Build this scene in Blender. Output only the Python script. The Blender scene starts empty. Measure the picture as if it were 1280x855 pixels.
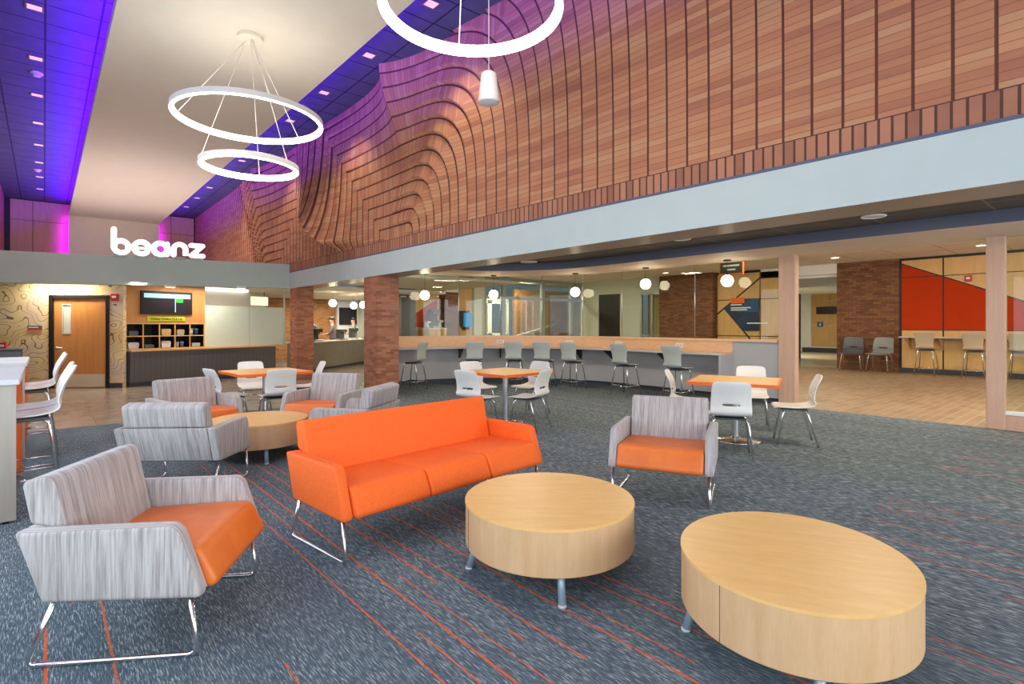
import bpy, bmesh, math, random
import numpy as np
from mathutils import Vector, Matrix
random.seed(7)
PI = math.pi
F, HY, CH = 680.0, 406.0, 1.5          # focal length in px, horizon row, camera height
TH = math.atan(585 / 680.0)
CT, ST = math.cos(TH), math.sin(TH)
COL = bpy.context.scene.collection

# ------------------------------------------------------------------ geometry helpers
def W(X, d):
    return (X * CT + d * ST, -X * ST + d * CT)
def ray(px, py):
    a = (px - 640) / F
    return Vector((a * CT + ST, -a * ST + CT, -(py - HY) / F))
def onx(px, py, x):
    r = ray(px, py); t = x / r.x
    return Vector((x, r.y * t, CH + r.z * t))
def ony(px, py, y):
    r = ray(px, py); t = y / r.y
    return Vector((r.x * t, y, CH + r.z * t))
def onz(px, py, z):
    r = ray(px, py); t = (z - CH) / r.z
    return Vector((r.x * t, r.y * t, z))
def onvp(px, py, P, Q, off=0.0):
    """meets the vertical plane through P and Q (moved off behind); returns distance along from P and height"""
    u = Vector((Q[0] - P[0], Q[1] - P[1])).normalized(); n = Vector((-u.y, u.x))
    o = Vector((P[0], P[1])) + n * off
    r = ray(px, py); t = o.dot(n) / (r.x * n.x + r.y * n.y)
    p = Vector((r.x * t, r.y * t))
    return (p - o).dot(u), CH + r.z * t

def add_box(bm, lo, hi, bevel=0.0, seg=2, mi=0):
    t = bmesh.new()
    bmesh.ops.create_cube(t, size=1.0)
    c = [(lo[i] + hi[i]) / 2 for i in range(3)]; s = [hi[i] - lo[i] for i in range(3)]
    for v in t.verts:
        v.co = Vector((c[0] + v.co.x * s[0], c[1] + v.co.y * s[1], c[2] + v.co.z * s[2]))
    if bevel > 0:
        bmesh.ops.bevel(t, geom=list(t.edges), offset=bevel, segments=seg, profile=.5, affect='EDGES')
    merge(bm, t, mi)
def merge(bm, t, mi=0, mat=None):
    t.verts.index_update()
    m = [bm.verts.new((mat @ v.co) if mat else v.co) for v in t.verts]
    for f in t.faces:
        try:
            nf = bm.faces.new([m[v.index] for v in f.verts]); nf.material_index = mi; nf.smooth = f.smooth
        except ValueError:
            pass
    t.free()
def add_prism(bm, prof, y0, y1, bevel=0.0, seg=3, mi=0, axis='y'):
    """profile in (x,z) swept along y; or in (x,y) swept along z; or (y,z) swept along x"""
    t = bmesh.new()
    def P(a, b, c):
        return {'y': (a, c, b), 'z': (a, b, c), 'x': (c, a, b)}[axis]
    a = [t.verts.new(P(p[0], p[1], y0)) for p in prof]
    b = [t.verts.new(P(p[0], p[1], y1)) for p in prof]
    n = len(prof)
    t.faces.new(a); t.faces.new(list(reversed(b)))
    for i in range(n):
        t.faces.new((a[i], b[i], b[(i + 1) % n], a[(i + 1) % n]))
    bmesh.ops.recalc_face_normals(t, faces=list(t.faces))
    if bevel > 0:
        bmesh.ops.bevel(t, geom=list(t.edges), offset=bevel, segments=seg, profile=.5, affect='EDGES')
    merge(bm, t, mi)
def fillet(path, r, n=5):
    out = [Vector(path[0])]
    for i in range(1, len(path) - 1):
        p, a, b = Vector(path[i]), Vector(path[i - 1]), Vector(path[i + 1])
        da, db = (a - p), (b - p)
        rr = min(r, da.length * .45, db.length * .45)
        s, e = p + da.normalized() * rr, p + db.normalized() * rr
        for k in range(n + 1):
            t = k / n
            out.append(s * (1 - t) ** 2 + p * 2 * t * (1 - t) + e * t * t)
    out.append(Vector(path[-1]))
    return out
def add_tube(bm, path, r, seg=10, r2=None, mi=0):
    P = [Vector(p) for p in path]; n = len(P); rings = []
    prev = None
    for i, p in enumerate(P):
        d = (P[min(i + 1, n - 1)] - P[max(i - 1, 0)]).normalized()
        if prev is None:
            up = Vector((0, 0, 1)) if abs(d.z) < .9 else Vector((1, 0, 0))
            nx = d.cross(up).normalized()
        else:
            nx = (prev - d * prev.dot(d)).normalized()
        prev = nx; ny = d.cross(nx)
        rad = r if r2 is None else r + (r2 - r) * i / max(1, n - 1)
        rings.append([bm.verts.new(p + (nx * math.cos(2 * PI * k / seg) + ny * math.sin(2 * PI * k / seg)) * rad) for k in range(seg)])
    for i in range(n - 1):
        for k in range(seg):
            f = bm.faces.new((rings[i][k], rings[i][(k + 1) % seg], rings[i + 1][(k + 1) % seg], rings[i + 1][k]))
            f.smooth = True; f.material_index = mi
    for rg, rev in ((rings[0], True), (rings[-1], False)):
        f = bm.faces.new(list(reversed(rg)) if rev else rg); f.material_index = mi
def add_lathe(bm, prof, seg=32, c=(0, 0, 0), sx=1.0, sy=1.0, closed=False, smooth=True, mi=0):
    rings = []
    for r, z in prof:
        if r < 1e-6:
            rings.append([bm.verts.new((c[0], c[1], c[2] + z))])
        else:
            rings.append([bm.verts.new((c[0] + r * sx * math.cos(2 * PI * k / seg), c[1] + r * sy * math.sin(2 * PI * k / seg), c[2] + z)) for k in range(seg)])
    m = len(rings)
    for i in range(m if closed else m - 1):
        A, B = rings[i], rings[(i + 1) % m]
        for k in range(seg):
            q = []
            for v in ((A[0] if len(A) == 1 else A[k]), (A[0] if len(A) == 1 else A[(k + 1) % seg]), (B[0] if len(B) == 1 else B[(k + 1) % seg]), (B[0] if len(B) == 1 else B[k])):
                if v not in q: q.append(v)
            if len(q) > 2:
                try:
                    f = bm.faces.new(q); f.smooth = smooth; f.material_index = mi
                except ValueError: pass
def smooth_by_angle(me, ang=35):
    for p in me.polygons: p.use_smooth = True
    try: me.set_sharp_from_angle(angle=math.radians(ang))
    except Exception: pass
def obj(name, bm, m, parent=None, smooth=None, kind=None, label=None):
    bmesh.ops.recalc_face_normals(bm, faces=list(bm.faces)) if bm.faces else None
    me = bpy.data.meshes.new(name); bm.to_mesh(me); bm.free()
    for mm in (m if isinstance(m, (list, tuple)) else [m]): me.materials.append(mm)
    if smooth: smooth_by_angle(me, smooth)
    o = bpy.data.objects.new(name, me); COL.objects.link(o)
    if parent is not None: o.parent = parent
    if kind: o['kind'] = kind
    if label: o['label'] = label
    return o
def struct(name, bm, m, smooth=None):
    return obj(name, bm, m, None, smooth, 'structure')
def tag(o, label, cat, group=None):
    o['label'] = label; o['category'] = cat
    if group: o['group'] = group
    return o
def thing(name, label, cat, loc=(0, 0, 0), rz=0.0, group=None):
    o = bpy.data.objects.new(name, None); COL.objects.link(o)
    o.empty_display_size = .1
    o.location = loc; o.rotation_euler = (0, 0, rz)
    return tag(o, label, cat, group)
def dup(root, loc, rz, label, group=None, scale=None):
    r = root.copy(); COL.objects.link(r); r.location = loc; r.rotation_euler = (0, 0, rz); r['label'] = label
    if group: r['group'] = group
    if scale: r.scale = scale
    for ch in list(root.children):
        c = ch.copy(); COL.objects.link(c); c.parent = r
        for g in list(ch.children):
            d = g.copy(); COL.objects.link(d); d.parent = c
    return r
def NB(): return bmesh.new()

# ------------------------------------------------------------------ materials
class N:
    def __init__(s, m): s.t = m.node_tree; s.n = s.t.nodes; s.l = s.t.links
    def add(s, ty, **kw):
        n = s.n.new(ty)
        for k, v in kw.items(): setattr(n, k, v)
        return n
    def put(s, sock, v):
        if hasattr(v, 'is_linked') or isinstance(v, bpy.types.NodeSocket): s.l.new(v, sock)
        else: sock.default_value = v
    def math(s, op, a, b=0.0, c=None):
        n = s.add('ShaderNodeMath', operation=op)
        s.put(n.inputs[0], a); s.put(n.inputs[1], b)
        if c is not None: s.put(n.inputs[2], c)
        return n.outputs[0]
    def coord(s, which='Object'): return s.add('ShaderNodeTexCoord').outputs[which]
    def mapping(s, vec, scale=(1, 1, 1), rot=(0, 0, 0), loc=(0, 0, 0)):
        n = s.add('ShaderNodeMapping'); s.l.new(vec, n.inputs[0])
        n.inputs['Scale'].default_value = scale; n.inputs['Rotation'].default_value = rot; n.inputs['Location'].default_value = loc
        return n.outputs[0]
    def noise(s, vec, scale=5, detail=2, rough=.5):
        n = s.add('ShaderNodeTexNoise'); s.l.new(vec, n.inputs['Vector'])
        n.inputs['Scale'].default_value = scale; n.inputs['Detail'].default_value = detail; n.inputs['Roughness'].default_value = rough
        return n.outputs['Fac']
    def ramp(s, fac, stops):
        n = s.add('ShaderNodeValToRGB'); s.l.new(fac, n.inputs[0]); e = n.color_ramp.elements
        while len(e) < len(stops): e.new(.5)
        for k, (p, c) in enumerate(stops): e[k].position = p; e[k].color = (*c, 1)
        return n.outputs[0]
    def mix(s, fac, a, b, bt='MIX'):
        n = s.add('ShaderNodeMix', data_type='RGBA', blend_type=bt)
        s.put(n.inputs['Factor'], fac)
        s.put(n.inputs['A'], a if not isinstance(a, tuple) else (*a[:3], 1)); s.put(n.inputs['B'], b if not isinstance(b, tuple) else (*b[:3], 1))
        return n.outputs['Result']
    def sep(s, v):
        n = s.add('ShaderNodeSeparateXYZ'); s.l.new(v, n.inputs[0]); return n.outputs
    def comb(s, x=0.0, y=0.0, z=0.0):
        n = s.add('ShaderNodeCombineXYZ')
        for k, v in enumerate((x, y, z)): s.put(n.inputs[k], v)
        return n.outputs[0]
    def white(s, v):
        n = s.add('ShaderNodeTexWhiteNoise', noise_dimensions='3D'); s.l.new(v, n.inputs['Vector']); return n.outputs['Value']
    def bump(s, h, strength=.3, dist=.01):
        n = s.add('ShaderNodeBump'); s.l.new(h, n.inputs['Height'])
        n.inputs['Strength'].default_value = strength; n.inputs['Distance'].default_value = dist
        return n.outputs[0]
def srgb(r, g, b):
    f = lambda c: (c / 255 / 12.92) if c / 255 <= .04045 else ((c / 255 + .055) / 1.055) ** 2.4
    return (f(r), f(g), f(b))
def mat(name, color=(.5, .5, .5), rough=.5, metal=0.0, var=.08, vscale=4.0, build=None, emit=None, es=0.0, spec=None):
    m = bpy.data.materials.new(name); m.use_nodes = True
    n = N(m); b = n.n['Principled BSDF']
    b.inputs['Base Color'].default_value = (*color, 1); b.inputs['Roughness'].default_value = rough; b.inputs['Metallic'].default_value = metal
    if spec is not None: b.inputs['Specular IOR Level'].default_value = spec
    if emit:
        b.inputs['Emission Color'].default_value = (*emit, 1); b.inputs['Emission Strength'].default_value = es
    if build: build(n, b)
    elif var > 0:
        f = n.noise(n.coord(), vscale, 3)
        c = n.ramp(f, [(.25, tuple(x * (1 - var) for x in color)), (.75, tuple(min(1, x * (1 + var)) for x in color))])
        n.l.new(c, b.inputs['Base Color'])
    return m

def wood_build(c1, c2, scale=(1.2, 14, 14), sc=1.6, rot=(0, 0, 0)):
    def f(n, b):
        v = n.mapping(n.coord(), scale, rot)
        a = n.noise(v, sc, 4, .6)
        fine = n.noise(n.mapping(n.coord(), tuple(x * 5 for x in scale), rot), sc * 2, 2)
        k = n.math('ADD', n.math('MULTIPLY', a, .75), n.math('MULTIPLY', fine, .25))
        n.l.new(n.ramp(k, [(.3, c1), (.7, c2)]), b.inputs['Base Color'])
    return f
M = {}
M['maple'] = mat('maple_laminate', rough=.38, build=wood_build(srgb(226, 176, 104), srgb(238, 194, 126), (2, 12, 12)))
M['maple_side'] = mat('maple_edge_veneer', rough=.45, build=wood_build(srgb(204, 160, 114), srgb(220, 182, 138), (9, 9, 1.2)))
M['bar_wood'] = mat('bar_beech', rough=.35, build=wood_build(srgb(222, 176, 132), srgb(236, 196, 154), (6, 6, 14)))
M['post_wood'] = mat('post_wood', rough=.5, build=wood_build(srgb(196, 156, 134), srgb(214, 176, 152), (10, 10, .8)))
M['door_wood'] = mat('door_wood', rough=.4, build=wood_build(srgb(188, 128, 70), srgb(206, 148, 88), (9, 9, .8)))
M['panel_wood'] = mat('panel_wood', rough=.45, build=wood_build(srgb(204, 160, 96), srgb(222, 180, 116), (6, 6, 1)))
M['cubby_wood'] = mat('cubby_wood', rough=.45, build=wood_build(srgb(206, 158, 98), srgb(222, 176, 114), (7, 7, 2)))
M['pink_wood'] = mat('back_panel_wood', rough=.5, build=wood_build(srgb(190, 150, 120), srgb(208, 168, 136), (8, 8, .8)))
M['chrome'] = mat('chrome', (.75, .76, .78), .16, 1.0, .04)
M['steel'] = mat('brushed_steel', (.62, .63, .64), .32, 1.0, .06)
M['leg_grey'] = mat('grey_metal_leg', srgb(150, 172, 186), .4, .3, .05)
M['white_plastic'] = mat('white_plastic', srgb(232, 228, 222), .38, 0, .03)
M['grey_plastic'] = mat('grey_plastic', srgb(176, 180, 174), .42, 0, .05)
M['taupe_plastic'] = mat('taupe_plastic', srgb(186, 166, 138), .42, 0, .05)
M['dark_plastic'] = mat('dark_grey_plastic', srgb(84, 86, 88), .45, 0, .06)
M['mid_plastic'] = mat('mid_grey_plastic', srgb(130, 132, 126), .45, 0, .06)
M['orange_edge'] = mat('orange_edge_band', srgb(244, 106, 18), .4, 0, .04)
M['black'] = mat('black_metal', srgb(26, 24, 24), .45, 0, .1)
M['black_gloss'] = mat('black_glass', srgb(16, 14, 20), .12, 0, .1)
M['white_paint'] = mat('white_paint', srgb(238, 236, 230), .7, 0, .02)
M['warm_white'] = mat('warm_white_paint', srgb(228, 220, 204), .7, 0, .02)
M['cloud'] = mat('ceiling_paint', srgb(220, 214, 200), .75, 0, .02)
M['grey_paint'] = mat('grey_paint', srgb(168, 174, 172), .65, 0, .02)
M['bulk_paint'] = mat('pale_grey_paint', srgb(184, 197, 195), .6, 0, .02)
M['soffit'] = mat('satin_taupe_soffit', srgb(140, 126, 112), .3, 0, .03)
M['beige_soffit'] = mat('beige_soffit_paint', srgb(216, 198, 180), .6, 0, .03)
M['fascia'] = mat('slate_blue_fascia', srgb(84, 88, 108), .6, 0, .03)
M['laminate_grey'] = mat('grey_laminate', srgb(178, 176, 176), .5, 0, .03)
M['edge_grey'] = mat('light_grey_edge', srgb(196, 196, 196), .45, 0, .03)
M['kick'] = mat('dark_kick', srgb(62, 66, 74), .6, 0, .06)
M['orange_wall'] = mat('orange_panel', srgb(182, 52, 2), .8, 0, .04, spec=.2)
M['red'] = mat('red_plastic', srgb(190, 40, 40), .4, 0, .05)
M['sign_grey'] = mat('grey_sign', srgb(96, 98, 100), .5, 0, .05)
M['white_mark'] = mat('white_marking', srgb(236, 236, 236), .5, 0, .02)
M['cream_wall'] = mat('cream_wall', srgb(214, 216, 196), .6, 0, .02)
M['yellow_sign'] = mat('lime_sign', srgb(196, 206, 40), .5, 0, .03)
M['blue_sign'] = mat('blue_sign', srgb(40, 84, 150), .5, 0, .05)
M['grille'] = mat('speaker_grille', srgb(214, 206, 206), .6, 0, .05)
M['cable'] = mat('white_cable', srgb(226, 224, 216), .5, 0, .02)
M['kick_plate'] = mat('satin_kick_plate', srgb(206, 196, 170), .35, 0, .03)
M['bulk_back'] = mat('sage_grey_paint', srgb(180, 196, 184), .65, 0, .02)
M['bronze'] = mat('bronze_trim', srgb(120, 98, 76), .5, 0, .05)
M['hood'] = mat('satin_hood', srgb(206, 202, 192), .3, .15, .03)
M['skin'] = mat('skin', srgb(202, 150, 122), .55, 0, .05)

def fabric(c1, c2, c3):
    def f(n, b):
        co = n.coord()
        s = n.sep(co); nr = n.sep(n.coord('Normal'))
        side = n.math('GREATER_THAN', n.math('ABSOLUTE', nr[1]), .6)
        u = n.math('ADD', n.math('MULTIPLY', s[0], side), n.math('MULTIPLY', s[1], n.math('SUBTRACT', 1.0, side)))
        flat = n.comb(u, side, s[2])
        v = n.mapping(flat, (110, 3, 4.0))
        a = n.noise(v, 1.0, 3, .65)
        big = n.noise(n.mapping(flat, (26, 5, 1.6)), 1.0, 2)
        k = n.math('ADD', n.math('MULTIPLY', a, .65), n.math('MULTIPLY', big, .35))
        n.l.new(n.ramp(k, [(.36, c1), (.48, c2), (.6, c3)]), b.inputs['Base Color'])
        n.l.new(n.bump(a, .25, .004), b.inputs['Normal'])
        b.inputs['Sheen Weight'].default_value = .15
    return f
M['fabric'] = mat('streaked_grey_fabric', rough=.9, build=fabric(srgb(138, 129, 126), srgb(168, 161, 158), srgb(190, 184, 180)))
M['leather'] = mat('orange_vinyl', rough=.42, build=lambda n, b: (n.l.new(n.ramp(n.noise(n.coord(), 7, 3), [(.3, srgb(216, 104, 34)), (.7, srgb(230, 120, 46))]), b.inputs['Base Color']), n.l.new(n.bump(n.noise(n.coord(), 260, 2), .12, .002), b.inputs['Normal'])))
M['sofa'] = mat('orange_weave', rough=.72, build=lambda n, b: (n.l.new(n.ramp(n.noise(n.coord(), 160, 2), [(.3, srgb(232, 90, 16)), (.7, srgb(248, 112, 30))]), b.inputs['Base Color']), n.l.new(n.bump(n.noise(n.coord(), 320, 2), .2, .002), b.inputs['Normal'])))

def brick_build(cols, mortar, w=.21, h=.07, ms=.012, alongz=False):
    def f(n, b):
        s = n.sep(n.coord())
        v = n.comb(n.math('ADD', s[0], s[1]), s[2]) if not alongz else n.comb(s[0], s[1])
        br = n.add('ShaderNodeTexBrick'); n.l.new(v, br.inputs['Vector'])
        br.inputs['Scale'].default_value = 1.0; br.inputs['Mortar Size'].default_value = ms * .5
        br.inputs['Brick Width'].default_value = w; br.inputs['Row Height'].default_value = h
        br.inputs['Mortar Smooth'].default_value = .1
        br.inputs['Color1'].default_value = (0, 0, 0, 1); br.inputs['Color2'].default_value = (1, 1, 1, 1); br.inputs['Mortar'].default_value = (.5, .5, .5, 1)
        cn = n.math('ADD', n.math('MULTIPLY', br.outputs['Color'], .7), n.math('MULTIPLY', n.noise(n.coord(), 9, 3), .3))
        c = n.ramp(cn, [(i / (len(cols) - 1), x) for i, x in enumerate(cols)])
        n.l.new(n.mix(br.outputs['Fac'], c, mortar), b.inputs['Base Color'])
        n.l.new(n.bump(n.math('SUBTRACT', 1.0, br.outputs['Fac']), .5, .006), b.inputs['Normal'])
    return f
M['brick'] = mat('pillar_brick', rough=.8, build=brick_build([srgb(128, 74, 52), srgb(168, 104, 74), srgb(190, 128, 96)], srgb(138, 110, 92), .2, .055, .01))
M['lobby_brick'] = mat('lobby_brick', rough=.8, build=brick_build([srgb(88, 52, 30), srgb(122, 78, 48), srgb(142, 98, 64)], srgb(84, 62, 46), .24, .075))
M['warm_brick'] = mat('entry_brick', rough=.8, build=brick_build([srgb(150, 96, 52), srgb(180, 122, 70), srgb(200, 142, 86)], srgb(150, 120, 86)))
M['tile_brick'] = mat('lobby_floor_brick', rough=.5, build=brick_build([srgb(128, 106, 82), srgb(150, 126, 98), srgb(166, 142, 112)], srgb(186, 168, 142), .3, .15, .012, True))
def tile_build(c1, c2, m, size=.6, lw=.012, rough=None, rx=None):
    def f(n, b):
        s = n.sep(n.coord())
        fx = n.math('FRACT', n.math('DIVIDE', s[0], size)); fy = n.math('FRACT', n.math('DIVIDE', s[1], rx or size))
        l = n.math('MAXIMUM', n.math('LESS_THAN', fx, lw / size), n.math('LESS_THAN', fy, lw / size))
        base = n.ramp(n.noise(n.coord(), 3, 4), [(.3, c1), (.7, c2)])
        n.l.new(n.mix(l, base, m), b.inputs['Base Color'])
        n.l.new(n.bump(n.math('SUBTRACT', 1.0, l), .3, .004), b.inputs['Normal'])
    return f
M['floor_tile'] = mat('glossy_taupe_tile', rough=.22, build=tile_build(srgb(134, 124, 112), srgb(154, 144, 130), srgb(104, 96, 88), .6, .008))
M['cream_floor'] = mat('cream_floor', rough=.25, build=tile_build(srgb(206, 196, 164), srgb(220, 210, 180), srgb(180, 170, 146), .6, .008))
M['dark_tile'] = mat('dark_ceiling_tile', rough=.8, build=tile_build(srgb(74, 69, 66), srgb(84, 78, 74), srgb(120, 108, 98), 1.2, .03))
M['night_tile'] = mat('slate_ceiling_tile', rough=.8, build=tile_build(srgb(72, 76, 90), srgb(82, 86, 100), srgb(26, 26, 34), .68, .03))
M['lobby_tile'] = mat('white_ceiling_tile', rough=.8, build=tile_build(srgb(236, 230, 220), srgb(244, 238, 228), srgb(190, 182, 170), 1.2, .03))
def carpet_build(n, b):
    co = n.coord(); s = n.sep(co)
    def hatch(ang, sc):
        return n.noise(n.mapping(co, sc, (0, 0, ang)), 1.0, 2, .6)
    h1 = hatch(.6, (170, 15, 1)); h2 = hatch(-.75, (170, 15, 1)); h3 = hatch(0.06, (150, 13, 1))
    hm = n.math('MAXIMUM', h1, h2)
    reg = n.math('SMOOTH_MIN', n.math('MAXIMUM', n.math('MULTIPLY', n.math('SUBTRACT', s[0], 2.7), 1.2), 0.0), 1.0, .1)
    k = n.math('ADD', n.math('MULTIPLY', hm, n.math('SUBTRACT', 1.0, reg)), n.math('MULTIPLY', n.math('ADD', h3, .06), reg))
    tone = n.noise(n.mapping(co, (6, .5, 1)), 1.0, 3)
    k2 = n.math('ADD', k, n.math('MULTIPLY', n.math('SUBTRACT', tone, .5), .12))
    base = n.ramp(k2, [(.46, srgb(72, 85, 94)), (.58, srgb(96, 108, 115)), (.70, srgb(170, 176, 175))])
    cell = n.math('FLOOR', n.math('DIVIDE', s[0], .115)); fr = n.math('FRACT', n.math('DIVIDE', s[0], .115))
    on = n.math('GREATER_THAN', n.white(n.comb(cell, 3.3, 1.7)), .40)
    seg = n.math('GREATER_THAN', n.noise(n.comb(n.math('MULTIPLY', cell, 7.31), n.math('MULTIPLY', s[1], .55), 0.0), 1.0, 1), .47)
    thin = n.math('LESS_THAN', fr, n.math('ADD', .06, n.math('MULTIPLY', n.white(n.comb(cell, 9.1, 4.4)), .06)))
    side = n.math('MAXIMUM', n.math('MULTIPLY', n.math('LESS_THAN', s[0], 2.75), n.math('GREATER_THAN', s[0], -1.0)), n.math('LESS_THAN', s[1], 1.45))
    back = n.math('LESS_THAN', s[1], 6.6)
    brk = n.math('GREATER_THAN', n.noise(co, 60, 1), .38)
    line = n.math('MULTIPLY', n.math('MULTIPLY', n.math('MULTIPLY', on, seg), n.math('MULTIPLY', thin, side)), n.math('MULTIPLY', back, brk))
    n.l.new(n.mix(line, base, srgb(212, 96, 50)), b.inputs['Base Color'])
    n.l.new(n.bump(n.noise(co, 240, 2), .35, .004), b.inputs['Normal'])
M['carpet'] = mat('blue_grey_carpet', rough=.95, build=carpet_build, spec=.1)
def relief_build(n, b):
    uv = n.sep(n.coord('UV')); s, f = uv[0], uv[1]
    band = n.math('FLOOR', n.math('DIVIDE', f, .25)); fb = n.math('FRACT', n.math('DIVIDE', f, .25))
    js = n.math('DIVIDE', s, .068); cs = n.math('FLOOR', js); fs = n.math('FRACT', js)
    rnd = n.white(n.comb(n.math('FLOOR', n.math('MULTIPLY', band, .5)), cs, 2.2)); rnd2 = n.white(n.comb(band, n.math('FLOOR', n.math('MULTIPLY', cs, .5)), 5.7))
    k = n.math('ADD', n.math('ADD', n.math('MULTIPLY', rnd, .38), n.math('MULTIPLY', rnd2, .2)), n.math('MULTIPLY', n.noise(n.comb(n.math('MULTIPLY', s, 9.0), n.math('MULTIPLY', f, .9), 0.0), 1.0, 3, .6), .5))
    c = n.ramp(k, [(.12, srgb(142, 86, 68)), (.38, srgb(172, 110, 78)), (.58, srgb(186, 126, 88)), (.75, srgb(192, 144, 104)), (.95, srgb(206, 120, 72))])
    grain = n.noise(n.coord(), 90, 2)
    c = n.mix(n.math('MULTIPLY', grain, .3), c, srgb(140, 90, 70))
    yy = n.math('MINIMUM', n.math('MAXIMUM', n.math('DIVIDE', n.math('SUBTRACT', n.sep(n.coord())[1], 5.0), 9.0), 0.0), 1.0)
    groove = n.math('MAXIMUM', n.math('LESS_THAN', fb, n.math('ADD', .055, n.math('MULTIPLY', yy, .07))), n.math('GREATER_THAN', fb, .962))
    joint = n.math('LESS_THAN', fs, .1)
    c = n.mix(n.math('MULTIPLY', joint, .55), c, srgb(104, 66, 52))
    c = n.mix(groove, c, srgb(88, 42, 28))  # groove shadow put into the brick colour
    n.l.new(c, b.inputs['Base Color'])
    h = n.math('MINIMUM', n.math('SUBTRACT', 1.0, groove), n.math('SUBTRACT', 1.0, n.math('MULTIPLY', joint, .35)))
    n.l.new(n.bump(h, .7, .012), b.inputs['Normal'])
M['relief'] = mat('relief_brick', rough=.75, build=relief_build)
M['soldier'] = mat('soldier_brick', rough=.8, build=brick_build([srgb(136, 86, 66), srgb(166, 110, 84), srgb(184, 128, 100)], srgb(84, 50, 38), .095, .4, .02))
def topo_build(n, b):
    co = n.coord()
    warp = n.noise(n.mapping(co, (1.0, 1.0, 1.7)), .62, 2, .6)
    k = n.math('MULTIPLY', warp, 22.0); fr = n.math('FRACT', k)
    line = n.math('LESS_THAN', n.math('ABSOLUTE', n.math('SUBTRACT', fr, .5)), .045)
    base = n.ramp(n.noise(n.mapping(co, (1, 1, 1.6)), .8, 3), [(.35, srgb(222, 194, 134)), (.5, srgb(232, 212, 160)), (.62, srgb(214, 196, 172))])
    n.l.new(n.mix(line, base, srgb(128, 104, 66)), b.inputs['Base Color'])
M['topo'] = mat('contour_line_wallcovering', rough=.6, build=topo_build)
def stripe_build(c1, c2, sp=.09):
    def f(n, b):
        s = n.sep(n.coord()); k = n.math('FRACT', n.math('DIVIDE', s[0], sp))
        l = n.math('LESS_THAN', k, .08)
        n.l.new(n.mix(l, c1, c2), b.inputs['Base Color'])
    return f
M['dark_panel'] = mat('charcoal_ribbed_panel', rough=.55, build=stripe_build(srgb(92, 88, 88), srgb(70, 66, 66), .12))
M['table_end'] = mat('pale_grain_laminate', rough=.5, build=wood_build(srgb(158, 150, 137), srgb(174, 165, 152), (16, 16, .8)))
def emis(name, c, s):
    m = bpy.data.materials.new(name); m.use_nodes = True; n = N(m)
    b = n.n['Principled BSDF']; b.inputs['Base Color'].default_value = (*c, 1)
    b.inputs['Emission Color'].default_value = (*c, 1)
    v = n.math('ADD', s, n.math('MULTIPLY', n.noise(n.coord(), 6, 1), s * .04)); n.l.new(v, b.inputs['Emission Strength'])
    return m
M['ring_glow'] = emis('ring_diffuser', (1, .93, .80), 14.0)
M['top_fill_glow'] = emis('ring_top_fill', (1, .93, .80), 9.0)  # for the lit face added on top of the rings
M['globe_glow'] = emis('globe_glass_lit', (1, .83, .58), 16.0)
M['lamp_glow'] = emis('downlight_lens', (1, .9, .72), 5.0)
M['dim_lamp'] = emis('recessed_lens_dim', (1, .74, .42), .5)
M['sign_glow'] = emis('lit_letters', (1, 1, 1), 1.05)
M['strip_glow'] = emis('strip_light', (1, .97, .9), 3.5)
M['led'] = emis('violet_led', (.25, .0, 1.0), 4.0)
M['screen_bar'] = emis('screen_header', srgb(150, 200, 235), .9)
M['screen_green'] = emis('screen_green', srgb(30, 220, 40), .8)
M['screen_blue'] = emis('poster_screen', srgb(30, 120, 170), .7)
M['screen_dark'] = mat('screen_dark', srgb(26, 18, 34), .4, 0, .1)
def glass_mat(name, tint, ior=1.5, extra=1.0):
    m = bpy.data.materials.new(name); m.use_nodes = True; n = N(m)
    n.n.remove(n.n['Principled BSDF']); out = n.n['Material Output']
    tr = n.add('ShaderNodeBsdfTransparent'); gl = n.add('ShaderNodeBsdfGlossy'); fr = n.add('ShaderNodeFresnel'); mx = n.add('ShaderNodeMixShader')
    c = n.ramp(n.noise(n.coord(), 1.5, 1), [(.3, tint), (.7, tuple(min(1, x * 1.01) for x in tint))])
    n.l.new(c, tr.inputs[0]); gl.inputs['Roughness'].default_value = .01; fr.inputs[0].default_value = ior
    n.l.new(n.math('MULTIPLY', fr.outputs[0], extra), mx.inputs[0])
    n.l.new(tr.outputs[0], mx.inputs[1]); n.l.new(gl.outputs[0], mx.inputs[2]); n.l.new(mx.outputs[0], out.inputs[0])
    return m
M['glass'] = glass_mat('clear_glass', (.93, .97, .94), 1.5, .42)
M['frost'] = mat('frosted_glass', srgb(202, 214, 204), .35, 0, .02)
M['sky_pane'] = emis('daylight_pane', srgb(190, 215, 240), 1.2)

# ------------------------------------------------------------------ camera
cam = bpy.data.cameras.new('camera'); co = bpy.data.objects.new('camera', cam); COL.objects.link(co)
cam.sensor_width = 36.0; cam.lens = 36.0 * F / 1280; cam.shift_y = -(427.5 - HY) / 1280; cam.clip_start = .05; cam.clip_end = 200
co.location = (0, 0, CH); co.rotation_euler = (PI / 2, 0, -TH)
bpy.context.scene.camera = co

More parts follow.
